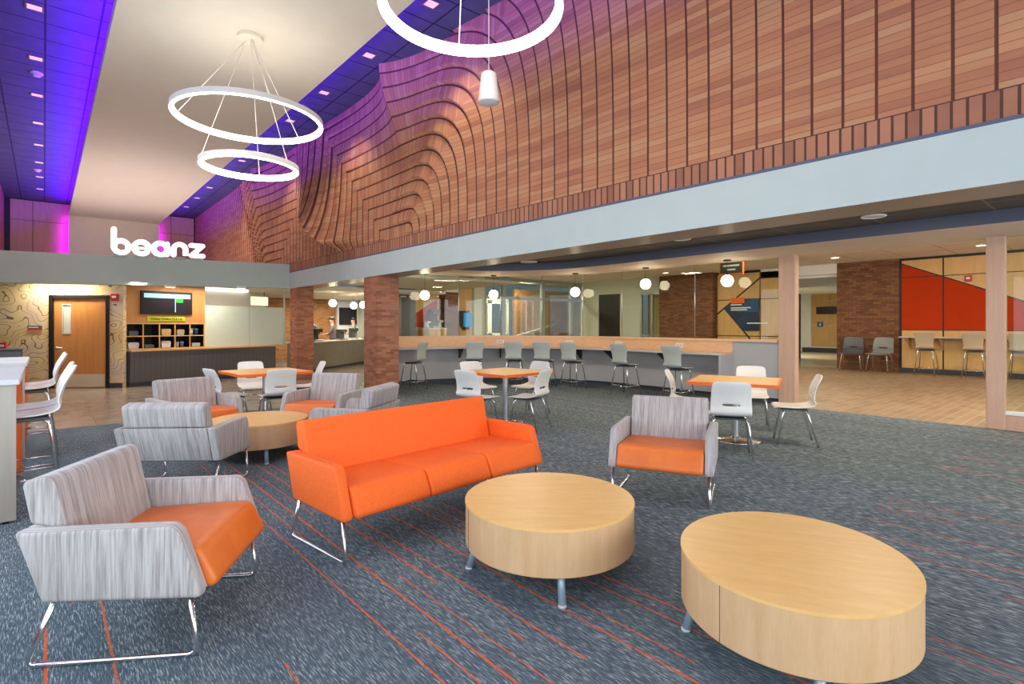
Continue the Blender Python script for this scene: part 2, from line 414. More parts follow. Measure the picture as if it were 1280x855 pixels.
# ------------------------------------------------------------------ room constants
XB, YB = 5.2, 15.57             # bulkhead face, back bulkhead face
ZB0, ZB1 = 2.514, 2.98
ZT, ZC = 6.37, 5.80             # tile ceiling, white cloud
XL = -1.15
YE = 28.3                        # end wall of the high hall
XG = 10.5                        # storefront line
AC = Vector((6.5, 8.0)); AR = 4.0
def gpath(n=40):
    """glass line: straight run then arc, from post to pillar; (point, inward normal)"""
    ys0 = onx(973, 406, 10.35).y + .02
    out = [(Vector((XG, ys0 + (8.0 - ys0) * k / 12)), Vector((-1, 0))) for k in range(12)]
    for k in range(n + 1):
        a = (PI / 2) * k / n
        out.append((AC + Vector((math.cos(a), math.sin(a))) * AR, Vector((-math.cos(a), -math.sin(a)))))
    out.append((Vector((5.72, 12.0)), Vector((0, -1))))
    return out
def ribbon(bm, pts, o0, o1, z0, z1, i0=0, i1=None, mi=0):
    """solid strip between two inward offsets of the path"""
    pts = pts[i0:i1]
    R = []
    for p, nn in pts:
        a, b = p + nn * o0, p + nn * o1
        R.append([bm.verts.new((a.x, a.y, z0)), bm.verts.new((b.x, b.y, z0)), bm.verts.new((b.x, b.y, z1)), bm.verts.new((a.x, a.y, z1))])
    for i in range(len(R) - 1):
        for k in range(4):
            f = bm.faces.new((R[i][k], R[i][(k + 1) % 4], R[i + 1][(k + 1) % 4], R[i + 1][k])); f.material_index = mi
    f = bm.faces.new(R[0]); f.material_index = mi
    f = bm.faces.new(list(reversed(R[-1]))); f.material_index = mi
GP = gpath()

# ------------------------------------------------------------------ floors
b = NB(); add_box(b, (XL - 2, -6, -.08), (XG - .1, 10.2, 0)); add_box(b, (5.0, 10.2, -.08), (XG - .1, 12.05, 0)); floor = struct('floor', b, M['carpet'])
b = NB(); add_box(b, (XL - 2, 10.2, -.08), (5.0, 22.5, -.001)); add_box(b, (5.0, 12.05, -.08), (10.6, 22.5, -.001)); struct('floor_tile', b, M['floor_tile'])
b = NB(); add_box(b, (XG - .1, -6, -.08), (20.9, 12.05, -.001)); add_box(b, (10.6, 12.05, -.08), (20.9, 19.5, -.001)); struct('floor_lobby', b, M['tile_brick'])
b = NB(); add_box(b, (20.9, 6.0, -.08), (38.0, 16.0, -.002)); struct('floor_corridor', b, M['cream_floor'])

# ------------------------------------------------------------------ ceilings of the tall hall
b = NB(); add_box(b, (XL - .1, -5.2, ZT), (XB + .4, YE + .3, ZT + .1)); struct('ceiling', b, M['night_tile'])
b = NB(); add_box(b, (.73, -5.0, ZC), (3.73, 27.62, ZC + .14), .004, 1); struct('ceiling_cloud', b, M['cloud'])
b = NB(); add_box(b, (.73, 27.5, 2.9), (3.73, 27.62, ZC - .001)); struct('wall_end_drop', b, M['warm_white'])
# wood panelled end wall with reveals
b = NB(); add_box(b, (XL, YE, 2.6), (XB + .3, YE + .1, ZT)); struct('wall_end', b, M['black'])
b = NB()
for x0, x1 in ((-.98, -.34), (-.32, .8), (.82, 1.9), (1.92, 3.0), (3.02, 4.28), (4.30, 5.18)):
    add_box(b, (x0, YE - .03, 2.7), (x1, YE, 5.55)); add_box(b, (x0, YE - .03, 5.57), (x1, YE, ZT - .04))
struct('wall_end_panelling', b, M['pink_wood'])
b = NB(); add_box(b, (XL - .1, 16.0, 2.6), (XL, YE, ZT)); struct('wall_left_upper', b, M['brick'])

# relief brick wall
def relief_wall():
    ys = np.concatenate([np.arange(-5, 0, .25), np.arange(0, 22, .02), np.arange(22, YE + .01, .06)])
    zs = np.linspace(3.19, ZT, 146)
    Y, Z = np.meshgrid(ys, zs, indexing='ij')
    q = Z - 3.18
    yA, yR = 10.0, 9.2
    pl = Y - yA; pr = np.maximum(yR - Y, 0)
    nA = 3.6
    FA = np.where(Y > yR, np.maximum(pl, q), (pr ** nA + np.maximum(q, 1e-6) ** nA) ** (1 / nA))
    SA = np.where(Y > yR, np.where(pl > q, q, Y * 1.0), np.where(q > pr, -pr + yR, q))
    yBr, yBl = 16.64, 17.6
    p2 = yBr - Y; p3 = np.maximum(Y - yBl, 0)
    FB = np.where(Y < yBl, np.maximum(p2, q), (p3 ** 3 + np.maximum(q, 1e-6) ** 3) ** (1 / 3.))
    SB = np.where(Y < yBl, np.where(p2 > q, q, Y), np.where(q > p3, Y, q))
    qs = .1 + (Y - 12.2) * .604
    useA = (Y < 13.3) | ((q > qs) & (Y < 15.2))
    Fv = np.where(useA, FA, FB); Sv = np.where(useA, SA, SB)
    sm = lambda t: np.clip(t, 0, 1) ** 2 * (3 - 2 * np.clip(t, 0, 1))
    D = .50 * sm((Z - 4.6) / 1.75) * np.exp(-np.abs(Y - 9.3) / .62)
    D += .34 * sm((Z - 4.4) / 1.6) * np.exp(-np.abs(Y - 18.2) / .7)
    e = q - qs
    win = np.exp(-((Y - 13.0) / 1.25) ** 2)
    D += .55 * win * np.where(e > 0, np.exp(-np.maximum(e, 0) / .95), np.exp(np.minimum(e, 0) / .03)) * sm((q + .02) / .25)
    fr = np.mod(FA / .25 - .14, 1.0)
    D += .10 * (1 - fr) * win * (e > 0) * (Y > 10.3)
    sh = np.exp(-(((Y - (9.2 - .62 * q)) / .9) ** 2)) * sm((q - .1) / .4)
    D += .09 * (1 - fr) * sh * (Y < yR + .5)
    frb = np.mod(FB / .25 - .14, 1.0)
    shb = np.exp(-(((Y - (17.6 + .7 * q)) / 1.0) ** 2)) * sm((q - .1) / .4)
    D += .11 * (1 - frb) * shb * (Y > 17.0)
    Xv = XB + .03 - D
    nY, nZ = Y.shape
    me = bpy.data.meshes.new('wall_right')
    idx = np.arange(nY * nZ).reshape(nY, nZ)
    quads = np.stack([idx[:-1, :-1], idx[:-1, 1:], idx[1:, 1:], idx[1:, :-1]], -1).reshape(-1, 4)
    co = np.stack([Xv, Y, Z], -1).reshape(-1, 3).astype(np.float32)
    me.vertices.add(len(co)); me.vertices.foreach_set('co', co.ravel())
    me.loops.add(quads.size); me.loops.foreach_set('vertex_index', quads.ravel().astype(np.int32))
    me.polygons.add(len(quads)); me.polygons.foreach_set('loop_start', np.arange(0, quads.size, 4, dtype=np.int32))
    uv = np.stack([Sv, Fv], -1).reshape(-1, 2)
    # keep each quad inside one field so the stripes never interpolate across a seam
    fl = np.where(useA, 0, 1).reshape(-1)
    quv = uv[quads].copy()
    both = fl[quads]
    FAf, SAf, FBf, SBf = FA.reshape(-1), SA.reshape(-1), FB.reshape(-1), SB.reshape(-1)
    mixed = both.min(1) != both.max(1)
    quv[mixed, :, 0] = SAf[quads[mixed]]; quv[mixed, :, 1] = FAf[quads[mixed]]
    me.update(calc_edges=True)
    ul = me.uv_layers.new(name='UVMap'); ul.data.foreach_set('uv', quv.reshape(-1).astype(np.float32))
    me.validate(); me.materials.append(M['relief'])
    me.polygons.foreach_set('use_smooth', np.ones(len(me.polygons), dtype=bool))
    o = bpy.data.objects.new('wall_right', me); COL.objects.link(o); o['kind'] = 'structure'
relief_wall()
b = NB(); add_box(b, (XB + .02, -5, ZB1), (XB + .2, YE, 3.20)); struct('trim_1', b, M['soldier'])
b = NB(); add_box(b, (XB + .06, -5.2, ZB1), (XB + .4, YE + .2, ZT)); struct('wall_right_core', b, M['grey_paint'])
b = NB(); add_box(b, (XB + .0, -5, ZB1 - .03), (XB + .19, YB + .3, ZB1)); struct('trim_2', b, M['fascia'])

# right bulkhead with satin soffit
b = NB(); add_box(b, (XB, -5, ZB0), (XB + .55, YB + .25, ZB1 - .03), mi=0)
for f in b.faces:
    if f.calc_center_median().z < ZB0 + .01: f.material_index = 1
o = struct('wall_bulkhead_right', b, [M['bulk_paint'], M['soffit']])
# back bulkhead
def zat(px, py): return ony(px, py, YB)
b = NB()
p = [zat(0, 312.7), zat(363, 330.5), zat(363, 360.0), zat(0, 352.9)]
def ext(a, c, x): return a.z + (c.z - a.z) * (x - a.x) / (c.x - a.x)
x0, x1 = XL, XB
for za, zb, zc, zd in [(ext(p[0], p[1], x0), ext(p[0], p[1], x1), ext(p[3], p[2], x1), ext(p[3], p[2], x0))]:
    vs = [b.verts.new(v) for v in ((x0, YB, zd), (x1, YB, zc), (x1, YB, zb), (x0, YB, za), (x0, YB + .3, zd), (x1, YB + .3, zc), (x1, YB + .3, zb), (x0, YB + .3, za))]
    for q in ((0, 1, 2, 3), (7, 6, 5, 4), (0, 4, 5, 1), (3, 2, 6, 7), (0, 3, 7, 4), (1, 5, 6, 2)): b.faces.new([vs[i] for i in q])
    ZBL, ZBR, ZTL, ZTR = zd, zc, za, zb
struct('wall_bulkhead_back', b, M['bulk_back'])
b = NB(); add_box(b, (XL, YB + .3, 2.56), (10.6, 22.2, 2.66)); struct('ceiling_servery', b, M['warm_white'])
b = NB(); add_box(b, (XL, YB + .2, 2.9), (XB, YE, 3.0)); struct('ceiling_servery_roof', b, M['grey_paint'])

# low ceiling over the seating on the right
b = NB(); add_box(b, (XB + .5, -5.2, 2.936), (XG + .1, 12.6, 3.02)); struct('ceiling_low', b, M['dark_tile'])
path2 = [(Vector((XG, -5.2)), Vector((-1, 0)))] + GP[0:-1] + [(Vector((5.72, 12.0)), Vector((0, -1)))]
b = NB(); ribbon(b, path2, 1.42, 1.46, 2.775, 2.936); struct('trim_fascia', b, M['fascia'])
b = NB(); ribbon(b, path2, -.12, 1.42, 2.77, 2.80); struct('ceiling_soffit', b, M['beige_soffit'])
b = NB(); ribbon(b, path2, -.12, -.02, 2.80, 3.7); struct('wall_header', b, M['beige_soffit'])
b = NB(); add_box(b, (XB + .5, 12.0, 2.70), (10.6, 15.9, 2.77)); struct('ceiling_passage', b, M['warm_white'])
# lobby shell
b = NB(); add_box(b, (XG, -6, 3.6), (20.9, 19.0, 3.7)); add_box(b, (6.0, 12.0, 3.6), (XG, 19.0, 3.7)); struct('ceiling_lobby', b, M['lobby_tile'])
b = NB(); add_box(b, (XG, -6, 0), (21, -5.9, 3.7)); struct('wall_lobby_south', b, M['cream_wall'])

# outer walls behind and left of the camera, with tall windows
b = NB()
add_box(b, (XL - .1, -5.2, 0), (XL, 16.2, .5)); add_box(b, (XL - .1, -5.2, 3.4), (XL, 16.2, ZT))
ys_ = [-5.2, -4.6, -1.2, -.8, 2.6, 3.0, 6.4, 6.8, 10.2, 16.2]
for i in range(0, 10, 2): add_box(b, (XL - .1, ys_[i], .5), (XL, ys_[i + 1], 3.4))
struct('wall_left', b, M['brick'])
b = NB()
add_box(b, (XL - .1, -5.3, 0), (XG + .2, -5.2, .4)); add_box(b, (XL - .1, -5.3, 3.4), (XG + .2, -5.2, ZT))
xs_ = [-1.25, -.7, 2.6, 3.1, 6.4, 6.9, 10.0, 10.7]
for i in range(0, 8, 2): add_box(b, (xs_[i], -5.3, .4), (xs_[i + 1], -5.2, 3.4))
struct('wall_back', b, M['cream_wall'])
wn = 1
def window(lo, hi, ax):
    global wn
    b = NB(); c = [(lo[i] + hi[i]) / 2 for i in range(3)]
    t = .035
    for k in range(3):
        u = lo[ax] + (hi[ax] - lo[ax]) * k / 2
        l, h = list(lo), list(hi); l[ax] = u - t; h[ax] = u + t; add_box(b, l, h)
    for z in (lo[2], (lo[2] + hi[2]) / 2 + .5, hi[2]):
        l, h = list(lo), list(hi); l[2] = z - t; h[2] = z + t; add_box(b, l, h)
    w = struct('window_%d' % wn, b, M['black']); wn += 1
    b = NB(); oth = 1 - ax; l, h = list(lo), list(hi); m_ = (lo[oth] + hi[oth]) / 2; l[oth] = m_ - .004; h[oth] = m_ + .004; add_box(b, l, h)
    obj('pane', b, M['glass'], w)
for i in (1, 3, 5, 7): window((XL - .08, ys_[i], .5), (XL - .02, ys_[i + 1], 3.4), 1)
for i in (1, 3, 5): window((xs_[i], -5.28, .4), (xs_[i + 1], -5.22, 3.4), 0)

# ------------------------------------------------------------------ brick pillars and storefront posts
def pillar(name, x0, y0, x1, y1, z1, label):
    b = NB(); add_box(b, (x0, y0, 0), (x1, y1, z1), .004, 1); o = struct(name, b, M['brick']); return o
pillar('column_1', XB + .01, 10.30, 5.70, 10.93, ZB0, '')
pillar('column_2', XB + .01, 15.0, 5.66, 15.56, ZB0, '')
for k, (pa, pb) in enumerate(((973, 992), (1232, 1254))):
    A, B2 = onx(pa, 406, 10.35), onx(pb, 406, 10.35)
    b = NB(); add_box(b, (10.35, min(A.y, B2.y) - .02, 0), (10.53, max(A.y, B2.y), 2.77), .006, 1); struct('column_%d' % (3 + k), b, M['post_wood'])
    if k == 1: YP2 = min(A.y, B2.y)
    else: YP1 = max(A.y, B2.y)
# right hand glazed bay: sill, pane
b = NB(); add_box(b, (10.38, -5.2, 0), (10.5, YP2 - .02, .22)); struct('trim_sill', b, M['post_wood'])
b = NB(); add_box(b, (10.36, -5.2, .22), (10.52, YP2 - .02, .26)); struct('window_sill', b, M['white_paint'])
b = NB(); add_box(b, (10.43, -5.2, .26), (10.442, YP2 - .02, 2.77)); struct('window_%d' % wn, b, M['glass']); wn += 1

# ------------------------------------------------------------------ bar with curved glass screen
i_end = 3          # counter ends short of the post
bar = thing('bar_counter', 'long curved beech bar counter with pale grey support panel under the glass screen', 'counter', (0, 0, 0))
b = NB(); ribbon(b, GP, 0, .10, .12, 1.17); obj('support_panel', b, M['laminate_grey'], bar)
b = NB(); ribbon(b, GP, 0, .04, 0, .12); obj('kick_base', b, M['kick'], bar)
b = NB(); ribbon(b, GP, -.12, .16, 1.17, 1.215); obj('ledge', b, M['bar_wood'], bar)
b = NB(); ribbon(b, GP, .101, .125, .95, 1.17, i_end); obj('splash_panel', b, M['bar_wood'], bar)
b = NB(); ribbon(b, GP, .101, .58, .915, .949, i_end); obj('worktop', b, M['bar_wood'], bar)
b = NB(); ribbon(b, GP, .581, .592, .905, .95, i_end); obj('worktop_edge', b, M['edge_grey'], bar)
pe = GP[i_end][0].y
b = NB(); add_box(b, (XG - .58, pe, .10), (XG - .101, pe + .045, .914)); obj('end_panel', b, M['laminate_grey'], bar)
# brackets under the worktop
for k in (8, 14, 20, 27, 34, 41):
    p, nn = GP[k]; b = NB(); t = Vector((-nn.y, nn.x)) * .02
    a0, a1 = p + nn * .102, p + nn * .5
    vs = [b.verts.new((q.x, q.y, z)) for q, z in ((a0 - t, .64), (a0 - t, .913), (a1 - t, .913), (a1 - t, .87))]; v2 = [b.verts.new((v.co.x + 2 * t.x, v.co.y + 2 * t.y, v.co.z)) for v in vs]
    b.faces.new(vs); b.faces.new(list(reversed(v2)))
    for i in range(4): b.faces.new((vs[i], v2[i], v2[(i + 1) % 4], vs[(i + 1) % 4]))
    obj('bracket', b, M['black'], bar)
cuts = [0, 6, 13, 20, 27, 34, 41, len(GP) - 1]
for a, c in zip(cuts[:-1], cuts[1:]):
    b = NB(); ribbon(b, GP, .01, .022, 1.216, 2.769, a, c + 1); struct('window_%d' % wn, b, M['glass'], 30); wn += 1
    p, nn = GP[c]
    b = NB(); add_tube(b, [(p.x + nn.x * .016, p.y + nn.y * .016, 1.216), (p.x + nn.x * .016, p.y + nn.y * .016, 2.769)], .009, 8); struct('window_%d' % wn, b, M['steel']); wn += 1
# power outlets on the splash panel
for k, (px, py) in enumerate(((622, 428.5), (710, 428), (772, 429), (848, 431))):
    def col_px(i):
        c = GP[i][0] + GP[i][1] * .126
        return 640 + F * (c.x * CT - c.y * ST) / (c.x * ST + c.y * CT)
    best = min(range(5, len(GP) - 1), key=lambda i: abs(col_px(i) - px))
    p, nn = GP[best]; q = p + nn * .135
    t = thing('power_outlet', 'white power outlet on the bar backsplash, %s from the left' % ['first', 'second', 'third', 'fourth'][k], 'outlet', (q.x, q.y, 1.06), math.atan2(nn.y, nn.x), 'outlets on the bar backsplash')
    b = NB(); add_box(b, (-.006, -.09, -.05), (.006, .09, .05), .003, 1); obj('cover_plate', b, M['white_plastic'], t)
    b = NB(); add_box(b, (.0065, -.06, -.025), (.009, -.01, .025)); add_box(b, (.0065, .01, -.025), (.009, .06, .025)); obj('socket', b, M['edge_grey'], t)

# ------------------------------------------------------------------ chairs
def shell_bm(seat_z, depth, w_front, w_rear, back_h, w_mid, w_top, lean, belly, hole=True, thick=.012, flare=.03):
    """seat and back as one curved sheet; x forward, y sideways, z up"""
    b = NB()
    prof = []
    hx = depth / 2
    prof.append((hx + .012, seat_z - .028, w_front * .94)); prof.append((hx - .005, seat_z - .004, w_front))
    for t in (.25, .5, .75): prof.append((hx - depth * t * .92, seat_z - .012 * math.sin(PI * t), w_front + (w_rear - w_front) * t))
    xb = -hx + .03
    prof.append((xb - .012, seat_z + .012, w_rear)); prof.append((xb - .038, seat_z + .05, w_rear * .985))
    for t in (.22, .30, .36, .5, .65, .8, .92, 1.0):
        z = seat_z + back_h * t
        x = xb - .045 - lean * t + belly * math.sin(PI * min(1, t * 1.15)) - flare * max(0, t - .7) * 2
        w = w_mid + (w_top - w_mid) * max(0, (t - .2) / .8)
        if t >= .99: w *= .90
        prof.append((x, z, w))
    cols = [-1, -.9, -.68, -.44, 0, .44, .68, .9, 1]
    G = []
    for i, (x, z, w) in enumerate(prof):
        row = []
        for c in cols:
            y = c * w / 2
            dish = .014 * (c * c) 
            if i > 6: row.append(b.verts.new((x + dish * 1.6, y, z - (.012 * c ** 6 if i == len(prof) - 1 else 0))))
            else: row.append(b.verts.new((x, y, z + dish * .5)))
        G.append(row)
    for i in range(len(G) - 1):
        for k in range(len(cols) - 1):
            if hole and i == 8 and 2 < k + .5 < 6 and k in (3, 4): continue
            if hole and i == 8 and k in (2, 5): pass
            f = b.faces.new((G[i][k], G[i][k + 1], G[i + 1][k + 1], G[i + 1][k])); f.smooth = True
    return b
def add_shell_mods(o, thick=.014):
    s = o.modifiers.new('solidify', 'SOLIDIFY'); s.thickness = thick; s.offset = 0
    u = o.modifiers.new('subsurf', 'SUBSURF'); u.levels = 1; u.render_levels = 2
def cafe_chair(name, label, m, group, seat=.475, back=.40):
    t = thing(name, label, 'chair', group=group)
    b = shell_bm(seat, .45, .46, .44, back, .44, .40, .06, .035)
    o = obj('seat_shell', b, m, t); add_shell_mods(o)
    b = NB(); add_box(b, (-.15, -.16, seat - .045), (.16, .16, seat - .028), .006, 1); obj('seat_frame', b, M['dark_plastic'], t)
    for sx, sy in ((1, 1), (1, -1), (-1, 1), (-1, -1)):
        b = NB()
        x0 = .13 if sx > 0 else -.13; x1 = .20 if sx > 0 else -.25
        pth = fillet([(x0 * .6, sy * .09, seat - .04), (x0, sy * .185, seat - .045), (x1, sy * .225, .0)], .05)
        add_tube(b, pth, .012, 10); o = obj('leg', b, M['chrome'], t)
    return t
def bar_stool(name, label, m, group, seat=.66, back=.44, w=(.43, .42, .36, .46), foot=.2, cat='bar stool', lean=.05, hole=False, belly=.02):
    t = thing(name, label, cat, group=group)
    b = shell_bm(seat, .43, w[0], w[1], back, w[2], w[3], lean, belly, hole=hole, flare=.02)
    o = obj('seat_shell', b, m, t); add_shell_mods(o)
    b = NB(); add_box(b, (-.15, -.15, seat - .055), (.15, .15, seat - .024), .006, 1); obj('seat_frame', b, M['dark_plastic'], t)
    for sx, sy in ((1, 1), (1, -1), (-1, 1), (-1, -1)):
        b = NB()
        pth = fillet([(sx * .09, sy * .09, seat - .05), (sx * .15, sy * .16, seat - .05), (sx * .24, sy * .225, 0)], .06)
        add_tube(b, pth, .012, 10); obj('leg', b, M['chrome'], t)
    b = NB()
    z = foot; k = .15 + (.24 - .15) * (1 - z / (seat - .05)); ky = .16 + (.225 - .16) * (1 - z / (seat - .05))
    c = [(k, ky, z), (k, -ky, z), (-k, -ky, z), (-k, ky, z)]
    for i in range(4): add_tube(b, [c[i], c[(i + 1) % 4]], .008, 8)
    obj('foot_rail', b, M['chrome'], t)
    return t
def place(o, X, d, ang, first, label=None, z=0.0):
    x, y = W(X, d); rz = math.radians(ang) - TH
    if first: o.location = (x, y, z); o.rotation_euler = (0, 0, rz); return o
    return dup(o, (x, y, z), rz, label)

# square cafe tables
def cafe_table(label, hs):
    t = thing('cafe_table', label, 'table', group='square cafe tables with orange edges')
    b = NB(); add_box(b, (-hs + .03, -hs + .03, .752), (hs - .03, hs - .03, .7855)); obj('tabletop', b, M['maple'], t)
    b = NB()
    for s in (-1, 1):
        add_prism(b, [(-hs, s * hs), (hs, s * hs), (hs - .03, s * (hs - .03)), (-hs + .03, s * (hs - .03))], .748, .785, axis='z')
        add_prism(b, [(s * hs, -hs), (s * hs, hs), (s * (hs - .03), hs - .03), (s * (hs - .03), -hs + .03)], .748, .785, axis='z')
    obj('edge_band', b, M['orange_edge'], t)
    b = NB(); add_lathe(b, [(0, .74), (.14, .74), (.14, .752), (0, .752)], 24); add_box(b, (-.2, -.03, .735), (.2, .03, .751)); add_box(b, (-.03, -.2, .735), (.03, .2, .751)); obj('top_bracket', b, M['black'], t)
    b = NB(); add_lathe(b, [(.042, .012), (.042, .738)], 24); obj('pedestal', b, M['steel'], t)
    b = NB(); add_lathe(b, [(0, 0), (.31, 0), (.315, .006), (.31, .014), (.08, .03), (.05, .045), (.042, .05), (0, .05)], 40); obj('base_plate', b, M['chrome'], t)
    return t
ct = cafe_table('square maple cafe table with orange edge beside the beech storefront post', .53)
place(ct, 2.92, 7.10, -28, True)
place(ct, -.1, 8.40, -45, False, 'square maple cafe table with orange edge behind the orange sofa')
place(ct, -3.83, 8.45, 43, False, 'square maple cafe table with orange edge in front of the charcoal servery counter')
cc = cafe_chair('cafe_chair', 'white moulded chair, nearest the camera, at the table beside the storefront post', M['white_plastic'], 'white chairs around the cafe tables')
SC = 1.03
place(cc, 2.50, 6.25, 72, True)
place(cc, 3.58, 6.93, 160, False, 'white moulded chair in side view, facing left beside the storefront post')
place(cc, 3.52, 8.0, -112, False, 'white moulded chair on the far side of the table beside the storefront post')
place(cc, 2.44, 7.50, -24, False, 'white moulded chair half hidden behind the streaked armchair with orange seat')
place(cc, -.49, 7.78, 55, False, 'white moulded chair seen from behind, left near side of the table behind the sofa')
place(cc, -.56, 9.12, -55, False, 'white moulded chair on the left far side of the table behind the sofa')
place(cc, .24, 7.85, 150, False, 'white moulded chair seen from behind, right near side of the table behind the sofa')
place(cc, .30, 9.18, -132, False, 'white moulded chair on the right far side of the table behind the sofa')
place(cc, -4.17, 8.02, 52, False, 'white moulded chair at the left end of the table by the charcoal counter')
place(cc, -3.45, 7.98, 128, False, 'white moulded chair seen from behind at the table by the charcoal counter')
place(cc, -4.30, 9.08, -52, False, 'white moulded chair facing the camera behind the table by the charcoal counter')
place(cc, -3.50, 9.2, -148, False, 'white moulded chair at the right end of the table by the charcoal counter')

# bar stools along the curved bar
bs = bar_stool('bar_stool', 'grey bar stool turned sideways at the curved bar, beside the brick pillar', M['grey_plastic'], 'grey stools along the curved bar')
def at_r(px, r):
    rr = ray(px, 406); a = rr.x ** 2 + rr.y ** 2; bb = -2 * (rr.x * AC.x + rr.y * AC.y); c = AC.x ** 2 + AC.y ** 2 - r * r
    t = (-bb + math.sqrt(max(0, bb * bb - 4 * a * c))) / (2 * a)
    return Vector((rr.x * t, rr.y * t))
spots = []
bs.location = (6.48, 11.02, 0); bs.rotation_euler = (0, 0, math.radians(118))
for px, lab in ((593, 'second'), (642, 'third'), (678, 'fourth'), (712, 'fifth')):
    p = at_r(px, 2.76); a = math.atan2(p.y - AC.y, p.x - AC.x); p = AC + Vector((math.cos(a), math.sin(a))) * 2.93
    dup(bs, (p.x, p.y, 0), a, 'grey bar stool at the curved bar, %s from the brick pillar' % lab)
for px, lab in ((774, 'second from the right end'), (840, 'nearest the right end, above the hidden white chair')):
    p = onx(px, 430, 9.27); dup(bs, (9.46, p.y - .02, 0), 0, 'grey bar stool at the bar, %s' % lab)

# white high stools at the tables on the left edge
hs = bar_stool('high_stool', 'white high stool in front, drawn up to the nearer high table at the left edge', M['white_plastic'], 'white stools at the high tables', seat=.785, back=.375, w=(.42, .42, .41, .39), foot=.28, lean=.09, belly=.03)
HX = -.12
hs.location = (HX, 5.90, 0); hs.rotation_euler = (0, 0, PI)
dup(hs, (HX, 6.43, 0), PI, 'white high stool second in line, at the far end of the nearer high table')
dup(hs, (HX, 8.32, 0), PI, 'white high stool third in line, at the near end of the farther high table')
dup(hs, (HX, 8.82, 0), PI, 'white high stool farthest back, in front of the wooden door')

# high tables
def high_table(label, y0, y1):
    t = thing('high_table', label, 'table', (-.16, y0, 0), 0, 'white high tables at the left edge')
    L = y1 - y0
    b = NB(); add_box(b, (-.75, -.02, 1.045), (.02, L + .02, 1.085), .004, 1); obj('tabletop', b, M['edge_grey'], t)
    for k, y in enumerate((0, L - .05)):
        b = NB(); add_box(b, (-.72, y, 0.02), (0, y + .05, 1.044)); pnl = obj('end_panel', b, M['table_end'], t)
        yy = y + .051 if k == 0 else y - .004
        b = NB(); add_box(b, (-.715, yy, .03), (-.003, yy + .003, 1.043)); obj('orange_face', b, M['orange_edge'], pnl)
        for x in (-.66, -.06):
            b = NB(); add_lathe(b, [(0, 0), (.02, 0), (.02, .02), (0, .02)], 12, (x, y + .025, 0)); obj('foot', b, M['black'], pnl)
    b = NB(); add_box(b, (-.40, .055, .9), (-.34, L - .055, 1.04)); obj('apron', b, M['table_end'], t)
high_table('white high table with pale end panel and orange inner faces, nearest at the left edge', 5.58, 7.28)
high_table('white high table with orange inner faces, farther back towards the wooden door', 7.99, 9.44)

# ------------------------------------------------------------------ lounge seating
ARM = [(-.385, .605), (-.275, .295), (.37, .275), (.375, .30), (.285, .575), (.25, .605)]
def lounge(name, label, cat, wid, m_body, m_seat, nseat, group=None):
    t = thing(name, label, cat, group=group); h = wid / 2
    for s in (-1, 1):
        b = NB(); y0, y1 = (h - .075, h) if s > 0 else (-h, -h + .075)
        add_prism(b, ARM, y0, y1, .018, 3); a = obj('arm_panel', b, m_body, t, 40)
        b = NB(); yy = (h - .012) if s > 0 else -(h - .012)
        pth = [(p[0] * 1.004, yy, p[1] * 1.004) for p in (ARM[0], ARM[5], ARM[4], ARM[3])]
        yi = (h - .064) if s > 0 else -(h - .064)
        add_tube(b, fillet([(ARM[0][0] + .02, yi, ARM[0][1] - .004), (ARM[5][0] - .003, yi, ARM[5][1] - .004), (ARM[4][0] - .004, yi, ARM[4][1] - .002), (ARM[3][0] - .004, yi, ARM[3][1])], .03), .006, 6)
        obj('piping', b, m_body, a, 60)
    b = NB(); add_prism(b, [(-.384, .603), (-.276, .297), (-.215, .297), (-.315, .603)], -h + .076, h - .076, .012, 2); obj('back_shell', b, m_body, t, 40)
    b = NB(); add_prism(b, [(-.19, .40), (-.275, .80), (-.30, .825), (-.395, .805), (-.41, .785), (-.375, .612), (-.31, .60), (-.25, .40)], -h + .085, h - .085, .016, 3); obj('back_cushion', b, m_body, t, 40)
    inner = wid - .15; cw = inner / nseat
    for k in range(nseat):
        y0 = -inner / 2 + cw * k
        b = NB(); add_prism(b, [(-.26, .455), (.31, .475), (.345, .46), (.415, .315), (.40, .285), (-.24, .295)], y0 + .004, y0 + cw - .004, .022, 4); obj('seat_cushion', b, m_seat, t, 40)
    for s in (-1, 1):
        b = NB(); y = s * (h - .035)
        add_tube(b, fillet([(-.235, y, .30), (-.355, y, .0115), (.35, y, .0115), (.315, y, .285)], .045), .0115, 12); obj('sled_leg', b, M['chrome'], t)
    b = NB(); add_tube(b, [(-.2, -h + .04, .288), (-.2, h - .04, .288)], .011, 8); add_tube(b, [(.22, -h + .04, .278), (.22, h - .04, .278)], .011, 8); obj('under_rail', b, M['chrome'], t)
    return t
ac = lounge('lounge_armchair', 'streaked grey armchair with orange seat in the left foreground', 'armchair', .86, M['fabric'], M['leather'], 1, 'streaked grey armchairs with orange seats')
place(ac, -1.82, 2.81, 7.5, True)
place(ac, -3.02, 5.07, 93, False, 'streaked grey armchair with its back to the camera, just behind the left foreground armchair')
place(ac, -3.92, 6.74, -38, False, 'streaked grey armchair facing right at the left end of the far coffee table')
place(ac, -2.55, 7.36, -102, False, 'streaked grey armchair facing the camera behind the far coffee table, near the brick pillar')
place(ac, -1.80, 6.20, 168, False, 'streaked grey armchair mostly hidden behind the backrest of the orange sofa')
place(ac, 1.365, 4.855, -113.4, False, 'streaked grey armchair right of the sofa, facing the two near coffee tables')
sofa = lounge('sofa', 'three-seat orange sofa on chrome sled legs in the middle of the carpet', 'sofa', 1.97, M['sofa'], M['sofa'], 3)
place(sofa, -.66, 4.325, -41.9, True)

